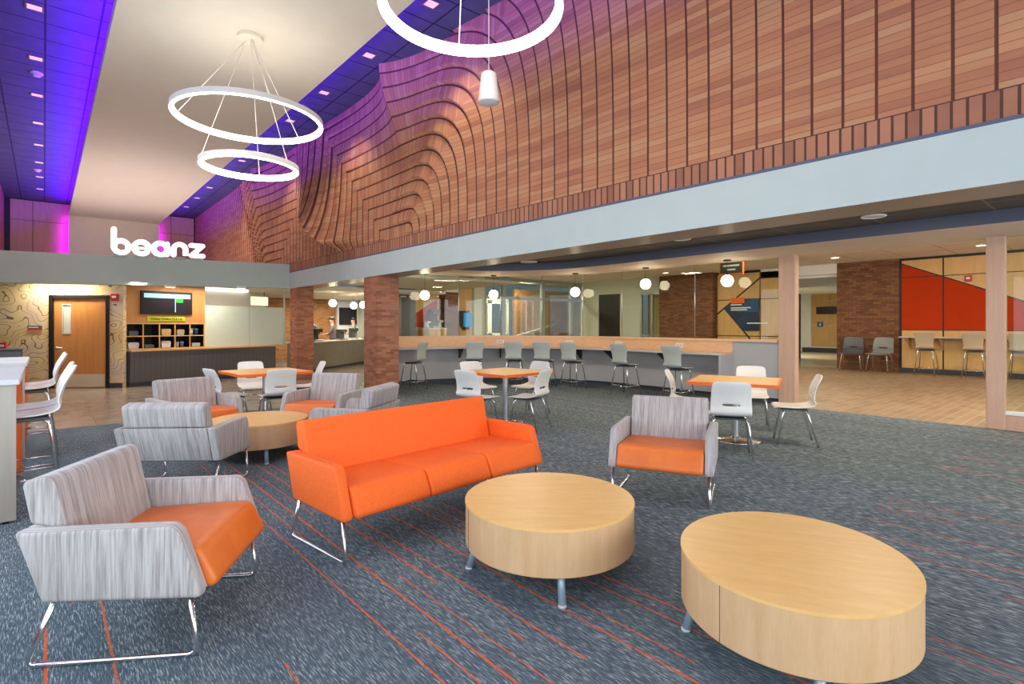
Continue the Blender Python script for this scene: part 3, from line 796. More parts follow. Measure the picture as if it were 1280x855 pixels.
# drum coffee tables
def drum_table(label, r1, r2, legs, seams=(40,)):
    t = thing('coffee_table', label, 'coffee table', group='drum shaped maple coffee tables')
    b = NB(); add_lathe(b, [(0, .4205), (1.0, .4205), (1.0, .406), (0, .406)], 96, (0, 0, 0), r1, r2, smooth=False)
    o = obj('tabletop', b, M['maple'], t, 30)
    b = NB(); add_lathe(b, [(.994, .405), (.994, .165), (.985, .16), (.94, .16), (.94, .2), (0, .2)], 96, (0, 0, 0), r1, r2); ap = obj('apron', b, M['maple_side'], t, 40)
    for sd in seams:
        a = math.radians(sd); b = NB(); p = Vector((math.cos(a) * r1 * .9945, math.sin(a) * r2 * .9945, 0)); add_box(b, (p.x - .0012, p.y - .0012, .165), (p.x + .0012, p.y + .0012, .404)); obj('seam', b, M['kick'], ap)
    for a in legs:
        a = math.radians(a); c, s = math.cos(a), math.sin(a); b = NB()
        add_tube(b, [(c * r1 * .84, s * r2 * .84, .2), (c * r1 * .95, s * r2 * .95, .012)], .021, 16); lg = obj('leg', b, M['leg_grey'], t)
        b = NB(); add_lathe(b, [(0, 0), (.02, 0), (.023, .006), (.023, .014), (0, .014)], 14, (c * r1 * .955, s * r2 * .955, 0)); obj('glide', b, M['edge_grey'], lg)
    return t
d1 = drum_table('round maple drum coffee table in front of the orange sofa', .525, .56, (-86, -172, 94, 8), (200,)); place(d1, .232, 3.42, 0, True)
d2 = drum_table('oval looking maple drum coffee table in the right foreground, nearest the camera', .504, .573, (191, 277, 97, 11), (232,)); place(d2, 1.329, 2.584, -22.4, True)
d3 = drum_table('maple drum coffee table far left, ringed by four streaked armchairs', .535, .545, (-55, -145, 125, 35), (250,)); place(d3, -2.93, 6.28, 0, True)

# ------------------------------------------------------------------ back left: door wall, servery wall
P0, P1, P2 = Vector((-.81, 17.5)), Vector((1.43, 15.83)), Vector((5.63, 17.3))
class Wall:
    """local frame on a vertical wall: x along, -y towards the room, z up"""
    def __init__(s, P, Q, off=0.0):
        s.P, s.Q, s.off = P, Q, off
        u = (Q - P).normalized(); n = Vector((-u.y, u.x))
        s.o = P + n * off; s.rz = math.atan2(u.y, u.x); s.u, s.n = u, n
    def at(s, px, py): return onvp(px, py, s.P, s.Q, s.off)
    def put(s, o, a=0.0, z=0.0, d=0.0):
        p = s.o + s.u * a + s.n * d
        o.location = (p.x, p.y, z); o.rotation_euler = (0, 0, s.rz); return o
DW = Wall(P0, P1)
Ld = (P1 - P0).length
da, _ = DW.at(62, 400); db, _ = DW.at(137, 400); zt = 2.2
b = NB()
add_box(b, (-.6, 0, 0), (da, .12, 2.7)); add_box(b, (db, 0, 0), (Ld - .005, .12, 2.7)); add_box(b, (da, 0, zt), (db, .12, 2.7))
DW.put(struct('wall_door_side', b, M['topo']))
b = NB(); add_box(b, (-.6, -.012, 0), (da, 0, .12)); add_box(b, (db, -.012, 0), (Ld - .02, 0, .12)); DW.put(struct('baseboard_door_side', b, M['kick']))
door = NB(); fr = .075
add_box(door, (da, -.03, 0), (da + fr, .13, zt)); add_box(door, (db - fr, -.03, 0), (db, .13, zt)); add_box(door, (da, -.03, zt - fr), (db, .13, zt))
dr = DW.put(struct('door_1', door, M['black']))
b = NB()
l0, z0 = DW.at(78, 416); l1, z1 = DW.at(87, 381)
x0, x1 = da + fr + .01, db - fr - .01
for lo, hi in (((x0, .02, .01), (l0, .065, zt - fr - .005)), ((l1, .02, .01), (x1, .065, zt - fr - .005)), ((l0, .02, .01), (l1, .065, z0)), ((l0, .02, z1), (l1, .065, zt - fr - .005))): add_box(b, lo, hi)
leaf = obj('door_leaf', b, M['door_wood'], dr)
b = NB(); add_box(b, (l0, .035, z0), (l1, .045, z1)); obj('vision_pane', b, M['frost'], leaf)
b = NB(); 
for lo, hi in (((l0 - .02, .012, z0 - .03), (l1 + .02, .0195, z0)), ((l0 - .02, .012, z1), (l1 + .02, .0195, z1 + .02)), ((l0 - .02, .012, z0), (l0, .0195, z1)), ((l1, .012, z0), (l1 + .02, .0195, z1))): add_box(b, lo, hi)
obj('vision_frame', b, M['edge_grey'], leaf)
h0, hz = DW.at(71, 435)
b = NB(); add_tube(b, [(h0, .02, hz), (h0, -.05, hz)], .03, 14); add_tube(b, fillet([(h0, -.03, hz), (h0, -.055, hz), (h0 + .16, -.05, hz)], .02), .013, 10); obj('door_handle', b, M['steel'], leaf)
b = NB(); add_box(b, (x0 + .03, .012, .03), (x1 - .03, .0195, .33)); obj('kick_plate', b, M['kick_plate'], leaf)
# small fittings on that wall
a0, zz0 = DW.at(35, 413.5); a1, zz1 = DW.at(53, 407)
t = DW.put(thing('room_sign', 'grey room sign with orange lower edge, left of the wooden door', 'sign'), (a0 + a1) / 2, (zz0 + zz1) / 2)
w2 = (a1 - a0) / 2; h2 = (zz1 - zz0) / 2
b = NB(); add_box(b, (-w2, -.02, -h2 + .02), (w2, -.001, h2), .003, 1); obj('plate', b, M['sign_grey'], t)
b = NB(); add_box(b, (-w2, -.022, -h2 - .01), (w2, -.001, -h2 + .018)); obj('orange_strip', b, M['orange_edge'], t)
b = NB(); add_box(b, (-w2 * .8, -.022, .01), (w2 * .5, -.0205, .03)); obj('marking', b, M['white_mark'], t)
def alarm(W_, px0, py0, px1, py1, label, name='fire_alarm'):
    a0, z1 = W_.at(px0, py0); a1, z0 = W_.at(px1, py1)
    t = W_.put(thing(name, label, 'fire alarm'), (a0 + a1) / 2, (z0 + z1) / 2, .003)
    w, h = (a1 - a0) / 2, (z1 - z0) / 2
    b = NB(); add_box(b, (-w, -.05, -h), (w, -.001, h), .012, 2); obj('housing', b, M['red'], t)
    b = NB(); add_box(b, (-w * .55, -.062, -h * .2), (w * .55, -.0505, h * .45), .004, 1); obj('strobe_lens', b, M['white_mark'], t)
alarm(DW, 139.5, 367.5, 149, 376, 'red fire alarm strobe beside the wooden door frame')
alarm(DW, 0, 428, 9, 437.5, 'red manual call point on the contour patterned wall at the left edge', 'pull_station')

# servery front
SW = Wall(P1, P2); Ls = (P2 - P1).length
cn = SW.put(thing('servery_counter', 'charcoal ribbed servery counter under the serving cubbies and frosted panes', 'counter'))
b = NB(); add_box(b, (.15, 0, .10), (Ls - .32, .30, .845)); obj('front_panel', b, M['dark_panel'], cn)
b = NB(); add_box(b, (.15, .05, 0), (Ls - .32, .28, .099)); obj('kick_base', b, M['kick'], cn)
b = NB(); add_box(b, (.15, -.03, .846), (Ls - .32, .62, .885), .004, 1); obj('worktop', b, M['cubby_wood'], cn)
SB = Wall(P1, P2, .25)
s0 = SB.at(157, 400)[0]; s1 = SB.at(256, 400)[0]; s2 = SB.at(356, 400)[0]
z404 = SB.at(210, 404)[1]; z438 = .886
b = NB(); add_box(b, (s0 - .05, 0, z404), (s1, .06, 2.62)); SB.put(struct('wall_servery_panel', b, M['door_wood']))
# cubby shelf 5 x 2; interior shade put into the colour as black boards
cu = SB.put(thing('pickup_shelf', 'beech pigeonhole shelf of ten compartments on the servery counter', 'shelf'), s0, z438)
wd = s1 - s0; hh = z404 - z438 - .001; tk = .024; dp = .36
for z in (0, hh / 2 - tk / 2, hh - tk):
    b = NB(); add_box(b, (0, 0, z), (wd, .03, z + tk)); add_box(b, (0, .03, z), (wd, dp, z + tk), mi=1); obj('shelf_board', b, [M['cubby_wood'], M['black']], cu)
for k in range(6):
    x = (wd - tk) * k / 5; b = NB()
    for za, zb3 in ((tk, hh / 2 - tk / 2), (hh / 2 + tk / 2, hh - tk)):
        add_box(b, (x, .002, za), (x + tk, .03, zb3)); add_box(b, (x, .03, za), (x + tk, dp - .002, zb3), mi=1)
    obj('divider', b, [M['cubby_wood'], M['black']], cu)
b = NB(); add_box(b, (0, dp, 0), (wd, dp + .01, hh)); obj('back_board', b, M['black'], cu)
cw = (wd - tk) / 5
def cup(loc_s, loc_z, label, m, r=.045, h=.12, d=.15):
    t = SB.put(thing('paper_cup', label, 'cup', group='cups in the pigeonhole shelf'), loc_s, loc_z, d)
    b = NB(); add_lathe(b, [(0, 0), (r * .75, 0), (r, h), (r * .94, h), (r * .7, .006), (0, .006)], 16); obj('cup', b, m, t)
    b = NB(); add_lathe(b, [(r * 1.03, h), (r * 1.03, h + .012), (r * .85, h + .018), (0, h + .018), (0, h)], 16); obj('lid', b, M['white_mark'], t)
def box_item(loc_s, loc_z, label, m, sx, sy, sz, name='takeout_box', cat='box', d=.18):
    t = SB.put(thing(name, label, cat), loc_s, loc_z, d)
    b = NB(); add_prism(b, [(-sx * .42, 0), (sx * .42, 0), (sx * .5, sz * .7), (-sx * .5, sz * .7)], -sy / 2, sy / 2, .004, 1); obj('tray', b, m, t)
    b = NB(); add_prism(b, [(-sx * .5, sz * .7), (sx * .5, sz * .7), (sx * .42, sz), (-sx * .42, sz)], -sy / 2, sy / 2, .004, 1); obj('lid', b, m, t)
zl, zu = z438 + tk + .001, z438 + hh / 2 + tk / 2 + .001
box_item(s0 + tk + cw * .5, zl, 'white takeout box in the lowest left pigeonhole', M['white_plastic'], .26, .2, .15)
box_item(s0 + tk + cw * 2.5, zl, 'pale grey takeout box in the middle lower pigeonhole', M['warm_white'], .24, .2, .17)
cup(s0 + tk + cw * 3.3, zl, 'white cup in the fourth lower pigeonhole', M['white_plastic'])
cup(s0 + tk + cw * 3.62, zl, 'pale blue cup in the fourth lower pigeonhole', M['leg_grey'])
cup(s0 + tk + cw * 4.25, zu, 'white cup in the top right pigeonhole', M['white_plastic'], .05, .16)
cup(s0 + tk + cw * 4.6, zu, 'teal blue cup in the top right pigeonhole', M['blue_sign'], .05, .15)
box_item(s0 + tk + cw * 4.5, zl, 'grey takeout tray in the lowest right pigeonhole', M['grey_plastic'], .24, .2, .10)
box_item(s0 + tk + cw * 1.45, zl, 'dark takeout tray in the second lower pigeonhole', M['sign_grey'], .22, .2, .09)
box_item(s0 + tk + cw * 2.5, zu, 'brown carton in the middle upper pigeonhole', M['cubby_wood'], .25, .2, .17)
box_item(s0 + tk + cw * .5, zu, 'charcoal carton in the top left pigeonhole', M['sign_grey'], .22, .2, .12)
box_item(s0 + tk + cw * 3.45, zu, 'tan carton in the fourth upper pigeonhole', M['taupe_plastic'], .2, .2, .15)
# wall screen
a0, zz1 = SB.at(175, 363); a1, zz0 = SB.at(239, 393.5)
tv = SB.put(thing('wall_screen', 'wide black menu screen with blue header on the wood panel above the pigeonholes', 'screen'), a0, zz0)
wv, hv = a1 - a0, zz1 - zz0
b = NB(); add_box(b, (0, -.06, 0), (wv, -.002, hv), .006, 1); obj('casing', b, M['black'], tv)
sc_ = NB(); add_box(sc_, (.05, -.0625, .05), (wv - .05, -.061, hv - .05)); scr = obj('display', sc_, M['screen_dark'], tv)
b = NB(); add_box(b, (.06, -.065, hv - .17), (wv - .06, -.063, hv - .06)); obj('header_bar', b, M['screen_bar'], scr)
b = NB(); add_box(b, (wv * .64, -.065, .06), (wv * .655, -.063, hv - .18)); obj('divider_bar', b, M['screen_bar'], scr)
b = NB(); add_box(b, (wv * .67, -.065, hv - .27), (wv * .80, -.063, hv - .18)); obj('green_tag', b, M['screen_green'], scr)
def text_mesh(s, size, depth=.004, align='CENTER'):
    cu_ = bpy.data.curves.new('text', 'FONT'); cu_.body = s; cu_.size = size; cu_.extrude = depth; cu_.align_x = align; cu_.align_y = 'CENTER'
    o = bpy.data.objects.new('text', cu_); COL.objects.link(o)
    dg = bpy.context.evaluated_depsgraph_get(); me = bpy.data.meshes.new_from_object(o.evaluated_get(dg))
    bpy.data.objects.remove(o); bpy.data.curves.remove(cu_)
    for v in me.vertices: v.co = Vector((v.co.x, -v.co.z, v.co.y))
    return me
a0, zz1 = SB.at(183.5, 395.5); a1, zz0 = SB.at(231, 401.5)
ys = SB.put(thing('pickup_sign', 'lime yellow sign with dark lettering under the menu screen', 'sign'), (a0 + a1) / 2, (zz0 + zz1) / 2)
w2, h2 = (a1 - a0) / 2, (zz1 - zz0) / 2
b = NB(); add_box(b, (-w2, -.02, -h2), (w2, -.002, h2)); obj('plate', b, M['yellow_sign'], ys)
me = text_mesh('Online Orders Pick Up', .082); me.materials.clear(); me.materials.append(M['black'])
o = bpy.data.objects.new('lettering', me); COL.objects.link(o); o.parent = ys; o.location = (0, -.0245, 0)
# frosted panes, framed, with kitchen behind
zf = SB.at(300, 383)[1]; sm_ = SB.at(312, 400)[0]
for a, c in ((s1 + .02, sm_ - .008), (sm_ + .008, s2)):
    b = NB(); add_box(b, (a, .02, .887), (c, .032, zf)); o = SB.put(struct('window_%d' % wn, b, M['frost'])); wn += 1
b = NB()
for x in (s1, s2): add_box(b, (x - .015, .01, .887), (x + .015, .05, 2.6))
add_box(b, (sm_ - .008, .012, .887), (sm_ + .008, .04, zf)); SB.put(struct('window_%d' % wn, b, M['edge_grey'])); wn += 1
KW = Wall(P1, P2, 2.6)
b = NB(); add_box(b, (-1, 0, 0), (Ls + 1.2, .1, 2.6)); KW.put(struct('wall_kitchen', b, M['cream_wall']))
hd = SB.put(thing('extractor_hood', 'stainless extractor hood above the frosted panes', 'hood'), s1 + .05, 0, .45)
ha = SB.at(322, 380)[0] - s1 - .1
zh0 = SB.at(290, 386)[1]; zh1 = SB.at(290, 366)[1]
b = NB(); add_prism(b, [(0, zh0), (.7, zh0 - .1), (.7, zh1 + .2), (.03, zh1 + .12)], 0, ha + .15, .01, 1, axis='x'); obj('canopy', b, M['hood'], hd)
b = NB(); add_box(b, (.04, -.09, zh1 + .07), (ha, -.02, zh1 + .13), .01, 1); obj('light_tube', b, M['strip_glow'], hd)
mb_ = SB.put(thing('lit_menu_panel', 'cream lit menu panel hanging in the kitchen right of the hood', 'panel'), SB.at(335, 381)[0] + .25, zf + .22, .95)
b = NB(); add_box(b, (-.45, -.03, -.14), (.42, .03, .14), .005, 1); obj('panel', b, emis('menu_glow', (1, .93, .68), .8), mb_)
b = NB(); add_tube(b, [(-.3, 0, .14), (-.3, 0, 2.55 - zf - .22)], .008, 6); add_tube(b, [(.3, 0, .14), (.3, 0, 2.55 - zf - .22)], .008, 6); obj('hanger', b, M['black'], mb_)

# second servery counter between the pillars, with drink machines and staff
Q0, Q1 = Vector((6.0, 16.9)), Vector((9.6, 19.9))
QW = Wall(Q0, Q1); Lq = (Q1 - Q0).length
c2 = QW.put(thing('servery_counter', 'taupe servery counter seen between the two brick pillars', 'counter'), .12)
b = NB(); add_box(b, (0, 0, .08), (Lq + .6, .55, .92)); obj('front_panel', b, mat('taupe_laminate', srgb(132, 124, 112), .5), c2)
b = NB(); add_box(b, (0, .04, 0), (Lq + .6, .5, .079)); obj('kick_base', b, M['kick'], c2)
b = NB(); add_box(b, (-.02, -.04, .921), (Lq + .6, .6, .955), .004, 1); obj('worktop', b, M['warm_white'], c2)
b = NB(); add_box(b, (4.5, 23.0, 0), (12.0, 23.1, 2.7)); struct('wall_servery', b, M['warm_brick'])
b = NB(); add_box(b, (9.65, 22.8, 0), (10.59, 22.99, 2.7)); struct('wall_servery_tiled', b, M['white_paint'])
b = NB(); add_box(b, (10.6, 19.0, 0), (10.7, 23.0, 3.6)); struct('wall_servery_right', b, M['cream_wall'])
def item_on_q(px, d, z=.9555):
    a, _ = QW.at(px, 400); return a, z
def machine(px, d, label, w, dp_, h, m, name='drink_dispenser', cat='dispenser'):
    a, _ = QW.at(px, 400)
    t = QW.put(thing(name, label, cat), a, .9555, d)
    b = NB(); add_box(b, (-w / 2, 0, 0), (w / 2, dp_, .05), .008, 1); obj('drip_tray', b, M['steel'], t)
    b = NB(); add_box(b, (-w / 2, dp_ * .45, .051), (w / 2, dp_, h * .7), .01, 1); obj('column', b, m, t)
    b = NB(); add_box(b, (-w / 2, dp_ * .05, h * .7 + .001), (w / 2, dp_, h), .015, 2); obj('head', b, m, t)
    for k in (-1, 1):
        b = NB(); add_tube(b, [(k * w * .22, dp_ * .2, h * .7), (k * w * .22, dp_ * .2, h * .55)], .018, 8); obj('nozzle', b, M['black'], t)
machine(390, .12, 'black drink dispenser left of the staff on the far counter', .42, .4, .5, M['black'])
machine(404, .12, 'black coffee machine in front of the capped worker', .5, .4, .42, M['black'], 'coffee_machine', 'coffee machine')
machine(436, .12, 'grey till stand on the far counter between the two workers', .34, .3, .38, M['sign_grey'], 'till', 'till')
machine(451, .14, 'dark green blender stand by the nearer pillar on the far counter', .26, .3, .42, M['dark_plastic'], 'blender', 'blender')
def person(label, px, py_head, d, face, shirt, cap, apron=None, reach=True):
    X = (px - 640) / F * d
    x, y = W(X, d)
    t = thing('person', label, 'person', (x, y, 0), math.radians(face) - TH)
    V = {'pel': (0, 0, .95), 'spine': (.0, 0, 1.15), 'chest': (.02, 0, 1.36), 'neck': (.03, 0, 1.52), 'jaw': (.06, 0, 1.60), 'head': (.05, 0, 1.70), 'nose': (.145, 0, 1.655),
         'top': (.03, 0, 1.75)}
    E = [('pel', 'spine'), ('spine', 'chest'), ('chest', 'neck'), ('neck', 'jaw'), ('jaw', 'head'), ('jaw', 'nose'), ('head', 'top')]
    R = {'pel': (.15, .12), 'spine': (.14, .11), 'chest': (.16, .12), 'neck': (.06, .06), 'jaw': (.075, .07), 'head': (.10, .09), 'nose': (.018, .015), 'top': (.07, .065)}
    for s, n in ((1, 'l'), (-1, 'r')):
        V['sh' + n] = (.01, s * .19, 1.42); V['el' + n] = (.08, s * .25, 1.16); V['wr' + n] = (.30, s * .17, 1.12); V['ha' + n] = (.38, s * .15, 1.12)
        V['hip' + n] = (0, s * .10, .86); V['kn' + n] = (.03, s * .11, .48); V['an' + n] = (0, s * .11, .08); V['to' + n] = (.15, s * .12, .035)
        E += [('chest', 'sh' + n), ('sh' + n, 'el' + n), ('el' + n, 'wr' + n), ('wr' + n, 'ha' + n), ('pel', 'hip' + n), ('hip' + n, 'kn' + n), ('kn' + n, 'an' + n), ('an' + n, 'to' + n)]
        R.update({'sh' + n: (.075, .075), 'el' + n: (.05, .05), 'wr' + n: (.033, .033), 'ha' + n: (.04, .022), 'hip' + n: (.095, .095), 'kn' + n: (.06, .06), 'an' + n: (.045, .045), 'to' + n: (.04, .03)})
        for k in range(4):
            nm = 'f%d%s' % (k, n); V[nm] = (.46 - .012 * abs(k - 1.5), s * .15 + (k - 1.5) * .021, 1.10); E.append(('ha' + n, nm)); R[nm] = (.009, .009)
        V['th' + n] = (.40, s * .15 - s * .055, 1.115); E.append(('ha' + n, 'th' + n)); R['th' + n] = (.011, .011)
    keys = list(V); me = bpy.data.meshes.new('body'); me.from_pydata([V[k] for k in keys], [(keys.index(a), keys.index(c)) for a, c in E], [])
    def pb(n, b):
        z = n.sep(n.coord())[2]; xx = n.sep(n.coord())[0]
        sk = n.math('MAXIMUM', n.math('GREATER_THAN', z, 1.5), n.math('GREATER_THAN', xx, .17))
        c = n.mix(n.math('GREATER_THAN', z, .95), (.02, .02, .025), shirt)
        n.l.new(n.mix(sk, c, srgb(196, 142, 114)), b.inputs['Base Color'])
    me.materials.append(mat('clothed_figure', rough=.7, build=pb))
    o = bpy.data.objects.new('body', me); COL.objects.link(o); o.parent = t
    mo = o.modifiers.new('skin', 'SKIN'); mo.use_smooth_shade = True
    for i, k in enumerate(keys): me.skin_vertices[0].data[i].radius = R[k]; me.skin_vertices[0].data[i].use_root = (k == 'pel')
    su = o.modifiers.new('sub', 'SUBSURF'); su.levels = 1; su.render_levels = 2
    b = NB(); add_lathe(b, [(.105, -.02), (.112, .02), (.10, .07), (.06, .105), (0, .115)], 20, (.03, 0, 1.715), 1.0, .9)
    if cap:
        add_prism(b, [(.10, -.075), (.20, -.05), (.22, 0), (.20, .05), (.10, .075)], 1.705, 1.715, axis='z'); obj('cap', b, M['black'], t, 50)
    else: obj('hair', b, mat('dark_hair', srgb(40, 30, 26), .6), t, 50)
    return t
person('person in a black cap and grey purple shirt leaning over the far counter, facing left', 416, 399, 21.6, 195, srgb(112, 104, 110), True)
person('person in a black cap and pale grey shirt working by the nearer brick pillar', 443, 400, 22.9, 190, srgb(140, 140, 138), True)
person('person with dark hair and dark shirt at the left end of the far counter', 388, 403, 20.3, -60, srgb(96, 98, 104), False)
t = thing('menu_board', 'black tilted menu board on the white tiled wall behind the staff', 'board', (10.2, 22.79, 1.9), 0)
b = NB(); add_box(b, (-.5, -.05, -.4), (.3, -.001, .35), .01, 1); obj('frame', b, M['black'], t)
b = NB(); add_box(b, (-.45, -.053, -.35), (.25, -.051, .30)); obj('face', b, M['screen_dark'], t)

# shop sign standing on the back bulkhead
def letters():
    root = thing('shop_sign', 'glowing white rounded letters reading beanz on top of the grey back bulkhead', 'sign', (0, 0, 0))
    A, B_ = ony(138, 322, YB - .05), ony(257, 322, YB - .05)
    wtot = B_.x - A.x; u = wtot / 11.9      # u: one unit
    y = YB - .02
    def zb(x): return ZTL + (ZTR - ZTL) * (x - XL) / (XB - XL)
    def arc(cx, cz, r, a0, a1, n=18, rz=None): return [(cx + r * math.cos(math.radians(a0 + (a1 - a0) * k / n)), cz + (rz or r) * math.sin(math.radians(a0 + (a1 - a0) * k / n))) for k in range(n + 1)]
    S = .335
    L = [
        ('b', 0.0, [[(.4, 3.6), (.4, 1.2)], arc(1.25, 1.2, .86, 0, 360, 28)]),
        ('e', 2.62, [arc(1.05, 1.2, .88, 0, 318, 26), ('thin', [(.3, 1.16), (1.8, 1.16)])]),
        ('a', 4.85, [arc(1.15, 1.2, .86, 0, 360, 28), [(1.97, 2.0), (1.97, .42)]]),
        ('n', 7.25, [[(.42, .42), (.42, 1.3)] , arc(1.2, 1.28, .78, 180, 0, 16) + [(1.98, .42)]]),
        ('z', 9.6, [[(.4, 2.0), (1.9, 2.0), (.42, .45), (1.95, .45)]]),
    ]
    for nm, x0, strokes in L:
        b = NB()
        for st in strokes:
            rs = S
            if st[0] == 'thin': rs, st = .13, st[1]
            closed = len(st) > 20 and (Vector(st[0]) - Vector(st[-1])).length < .01
            pts = [Vector(((x0 + p[0]) * u, (p[1] - .05) * u)) for p in st]
            r = rs * u
            # flat rounded stroke: discs at the points joined by bars
            for i, q in enumerate(pts):
                if i % 2 == 0 or len(pts) < 8:
                    add_prism(b, [(q.x + r * math.cos(2 * PI * k / 20), q.y + r * math.sin(2 * PI * k / 20)) for k in range(20)], -.05, .05)
            for p, q in zip(pts[:-1], pts[1:]):
                d = (q - p); 
                if d.length < 1e-6: continue
                n = Vector((-d.y, d.x)).normalized() * r
                add_prism(b, [tuple(p + n), tuple(p - n), tuple(q - n), tuple(q + n)], -.0499, .0499)
        o = obj('letter', b, M['sign_glow'], root)
        xx = A.x + x0 * u
        o.location = (A.x, y, zb(xx + u) + .03)
    b = NB()
    for x0 in (.3, 2.9, 5.3, 7.6, 10.0): add_box(b, (A.x + x0 * u, y - .02, zb(A.x + x0 * u) - .01), (A.x + (x0 + 1.6) * u, y + .06, zb(A.x + x0 * u) + .05))
    obj('mounting_foot', b, M['grey_paint'], root)
letters()

# ------------------------------------------------------------------ ring chandeliers, pendants
def chandelier(label, c):
    t = thing('ring_chandelier', label, 'chandelier', (c[0], c[1], 0), 0, 'double ring chandeliers')
    b = NB(); add_lathe(b, [(0, ZC - .001), (.17, ZC - .001), (.17, ZC - .055), (.15, ZC - .065), (0, ZC - .065)], 40); obj('canopy', b, M['warm_white'], t, 40)
    for r, z in ((1.03, 4.57), (.68, 3.86)):
        b = NB(); add_lathe(b, [(r, z + .035), (r, z - .04), (r - .006, z - .04), (r - .006, z + .029), (r - .052, z + .029), (r - .052, z + .035)], 96, closed=True); rg = obj('ring', b, M['white_paint'], t, 40)
        b = NB(); add_lathe(b, [(r - .0065, z + .028), (r - .0065, z - .041), (r - .014, z - .048), (r - .052, z - .048), (r - .057, z - .04), (r - .057, z + .028)], 96, closed=True); obj('diffuser', b, M['ring_glow'], rg, 40)
        b = NB(); add_lathe(b, [(r - .012, z + .0355), (r - .012, z + .039), (r - .046, z + .039), (r - .046, z + .0355)], 96, closed=True); obj('top_fill', b, M['top_fill_glow'], rg, 40)  # added lit top face, out of sight, brightens the ceiling
        for k in range(3):
            a = 2 * PI * k / 3 + (.5 if r > .8 else 1.1)
            b = NB(); add_tube(b, [(.05 * math.cos(a), .05 * math.sin(a), ZC - .06), ((r - .03) * math.cos(a), (r - .03) * math.sin(a), z + .036)], .005, 6); obj('cable', b, M['cable'], t)
    return t
chandelier('white double ring chandelier, farther one, over the left seating group', W(-3.9, 8.1))
chandelier('white double ring chandelier nearest the camera, cut by the top edge', W(-.30, 4.03))
p = onz(312, 45, ZC)
# cone speaker
d = 5.75; X = (611 - 640) / F * d; sx_, sy_ = W(X, d); zb_ = CH + (HY - 128) * d / F
t = thing('pendant_speaker', 'white cone pendant speaker hanging in front of the brick relief wall', 'speaker', (sx_, sy_, zb_))
b = NB(); add_lathe(b, [(.112, .0), (.112, .02), (.08, .30), (.06, .315), (0, .32)], 32); obj('housing', b, M['white_plastic'], t, 40)
b = NB(); add_lathe(b, [(0, .004), (.106, .004), (.106, -.006), (.09, -.012), (0, -.014)], 32); obj('grille', b, M['grille'], t, 40)
b = NB(); add_tube(b, [(0, 0, .32), (0, 0, (ZC if sx_ < 3.73 else ZT) - zb_ - .002)], .005, 6); obj('cable', b, M['cable'], t)

# globe pendants over the bar
gl0 = None
def globe(label, x, y, z):
    t = thing('globe_pendant', label, 'pendant lamp', (x, y, z), 0, 'globe pendants over the bar')
    b = NB(); add_lathe(b, [(0, -.115)] + [(.115 * math.cos(a), .115 * math.sin(a)) for a in [(-PI / 2 + PI * k / 14) for k in range(1, 13)]] + [(.03, .112), (0, .112)], 28); obj('globe', b, M['globe_glow'], t, 60)
    b = NB(); add_lathe(b, [(0, .15), (.028, .15), (.034, .105), (0, .105)], 16); obj('lamp_holder', b, M['black'], t, 40)
    b = NB(); add_tube(b, [(0, 0, .15), (0, 0, 2.768 - z - .03)], .004, 6); obj('cord', b, M['black'], t)
    b = NB(); add_lathe(b, [(0, 2.769 - z), (.075, 2.769 - z), (.07, 2.745 - z), (0, 2.74 - z)], 24); obj('canopy', b, M['black'], t, 40)
for px, py, lab in ((531, 369, 'just right of the brick pillar'), (617, 368, 'second from the brick pillar, before the entrance doors'), (719, 365, 'in front of the entrance brick wall'), (807, 355, 'beside the brown brick wall'), (909, 351, 'in front of the hanging sign')):
    q = at_r(px, 3.62)
    if px == 531: q = ony(px, 400, 11.62).xy
    rr = ray(px, py)
    if px in (807, 909): q = Vector((10.12, rr.y * 10.12 / rr.x))
    z = CH + rr.z * (q.x / rr.x)
    globe('lit globe pendant over the curved bar, ' + lab, q.x, q.y, z)
for px, py, d, lab in ((416, 379, 17.6, 'left one in the servery'), (442, 382, 19.5, 'middle one in the servery'), (454, 381, 18.6, 'right one in the servery beside the nearer pillar')):
    x, y = W((px - 640) / F * d, d); z = CH + (HY - py) * d / F
    t = thing('globe_pendant', 'lit globe pendant over the far counter, ' + lab, 'pendant lamp', (x, y, z), 0, 'globe pendants in the servery')
    b = NB(); add_lathe(b, [(0, -.12)] + [(.12 * math.cos(a), .12 * math.sin(a)) for a in [(-PI / 2 + PI * k / 14) for k in range(1, 13)]] + [(.03, .117), (0, .117)], 28); obj('globe', b, M['globe_glow'], t, 60)
    b = NB(); add_tube(b, [(0, 0, .117), (0, 0, 2.558 - z)], .005, 6); obj('cord', b, M['black'], t)

# recessed fittings in the tall ceiling
ORD = ['first', 'second', 'third', 'fourth', 'fifth', 'sixth', 'seventh', 'eighth', 'ninth', 'tenth', 'eleventh']
def square_light(label, x, y, z, group, m='dim_lamp', s=.11):
    t = thing('square_downlight', label, 'downlight', (x, y, z), 0, group)
    b = NB()
    for lo, hi in (((-s, -s, -.012), (-s * .8, s, -.0005)), ((s * .8, -s, -.012), (s, s, -.0005)), ((-s * .8, -s, -.012), (s * .8, -s * .8, -.0005)), ((-s * .8, s * .8, -.012), (s * .8, s, -.0005))): add_box(b, lo, hi)
    obj('trim', b, M['bronze'], t)
    b = NB(); add_box(b, (-s * .8, -s * .8, -.006), (s * .8, s * .8, -.0005)); obj('lens', b, M[m], t)
for k in range(8): square_light('square recessed downlight in the left violet ceiling, %s from the front' % ORD[k], -.11, 11.1 + 2.1 * k, ZT, 'downlights in the left ceiling')
for k in range(10): square_light('square recessed downlight in the right violet ceiling, %s from the front' % ORD[k], 4.45, 7.05 + 2.08 * k, ZT, 'downlights in the right ceiling')
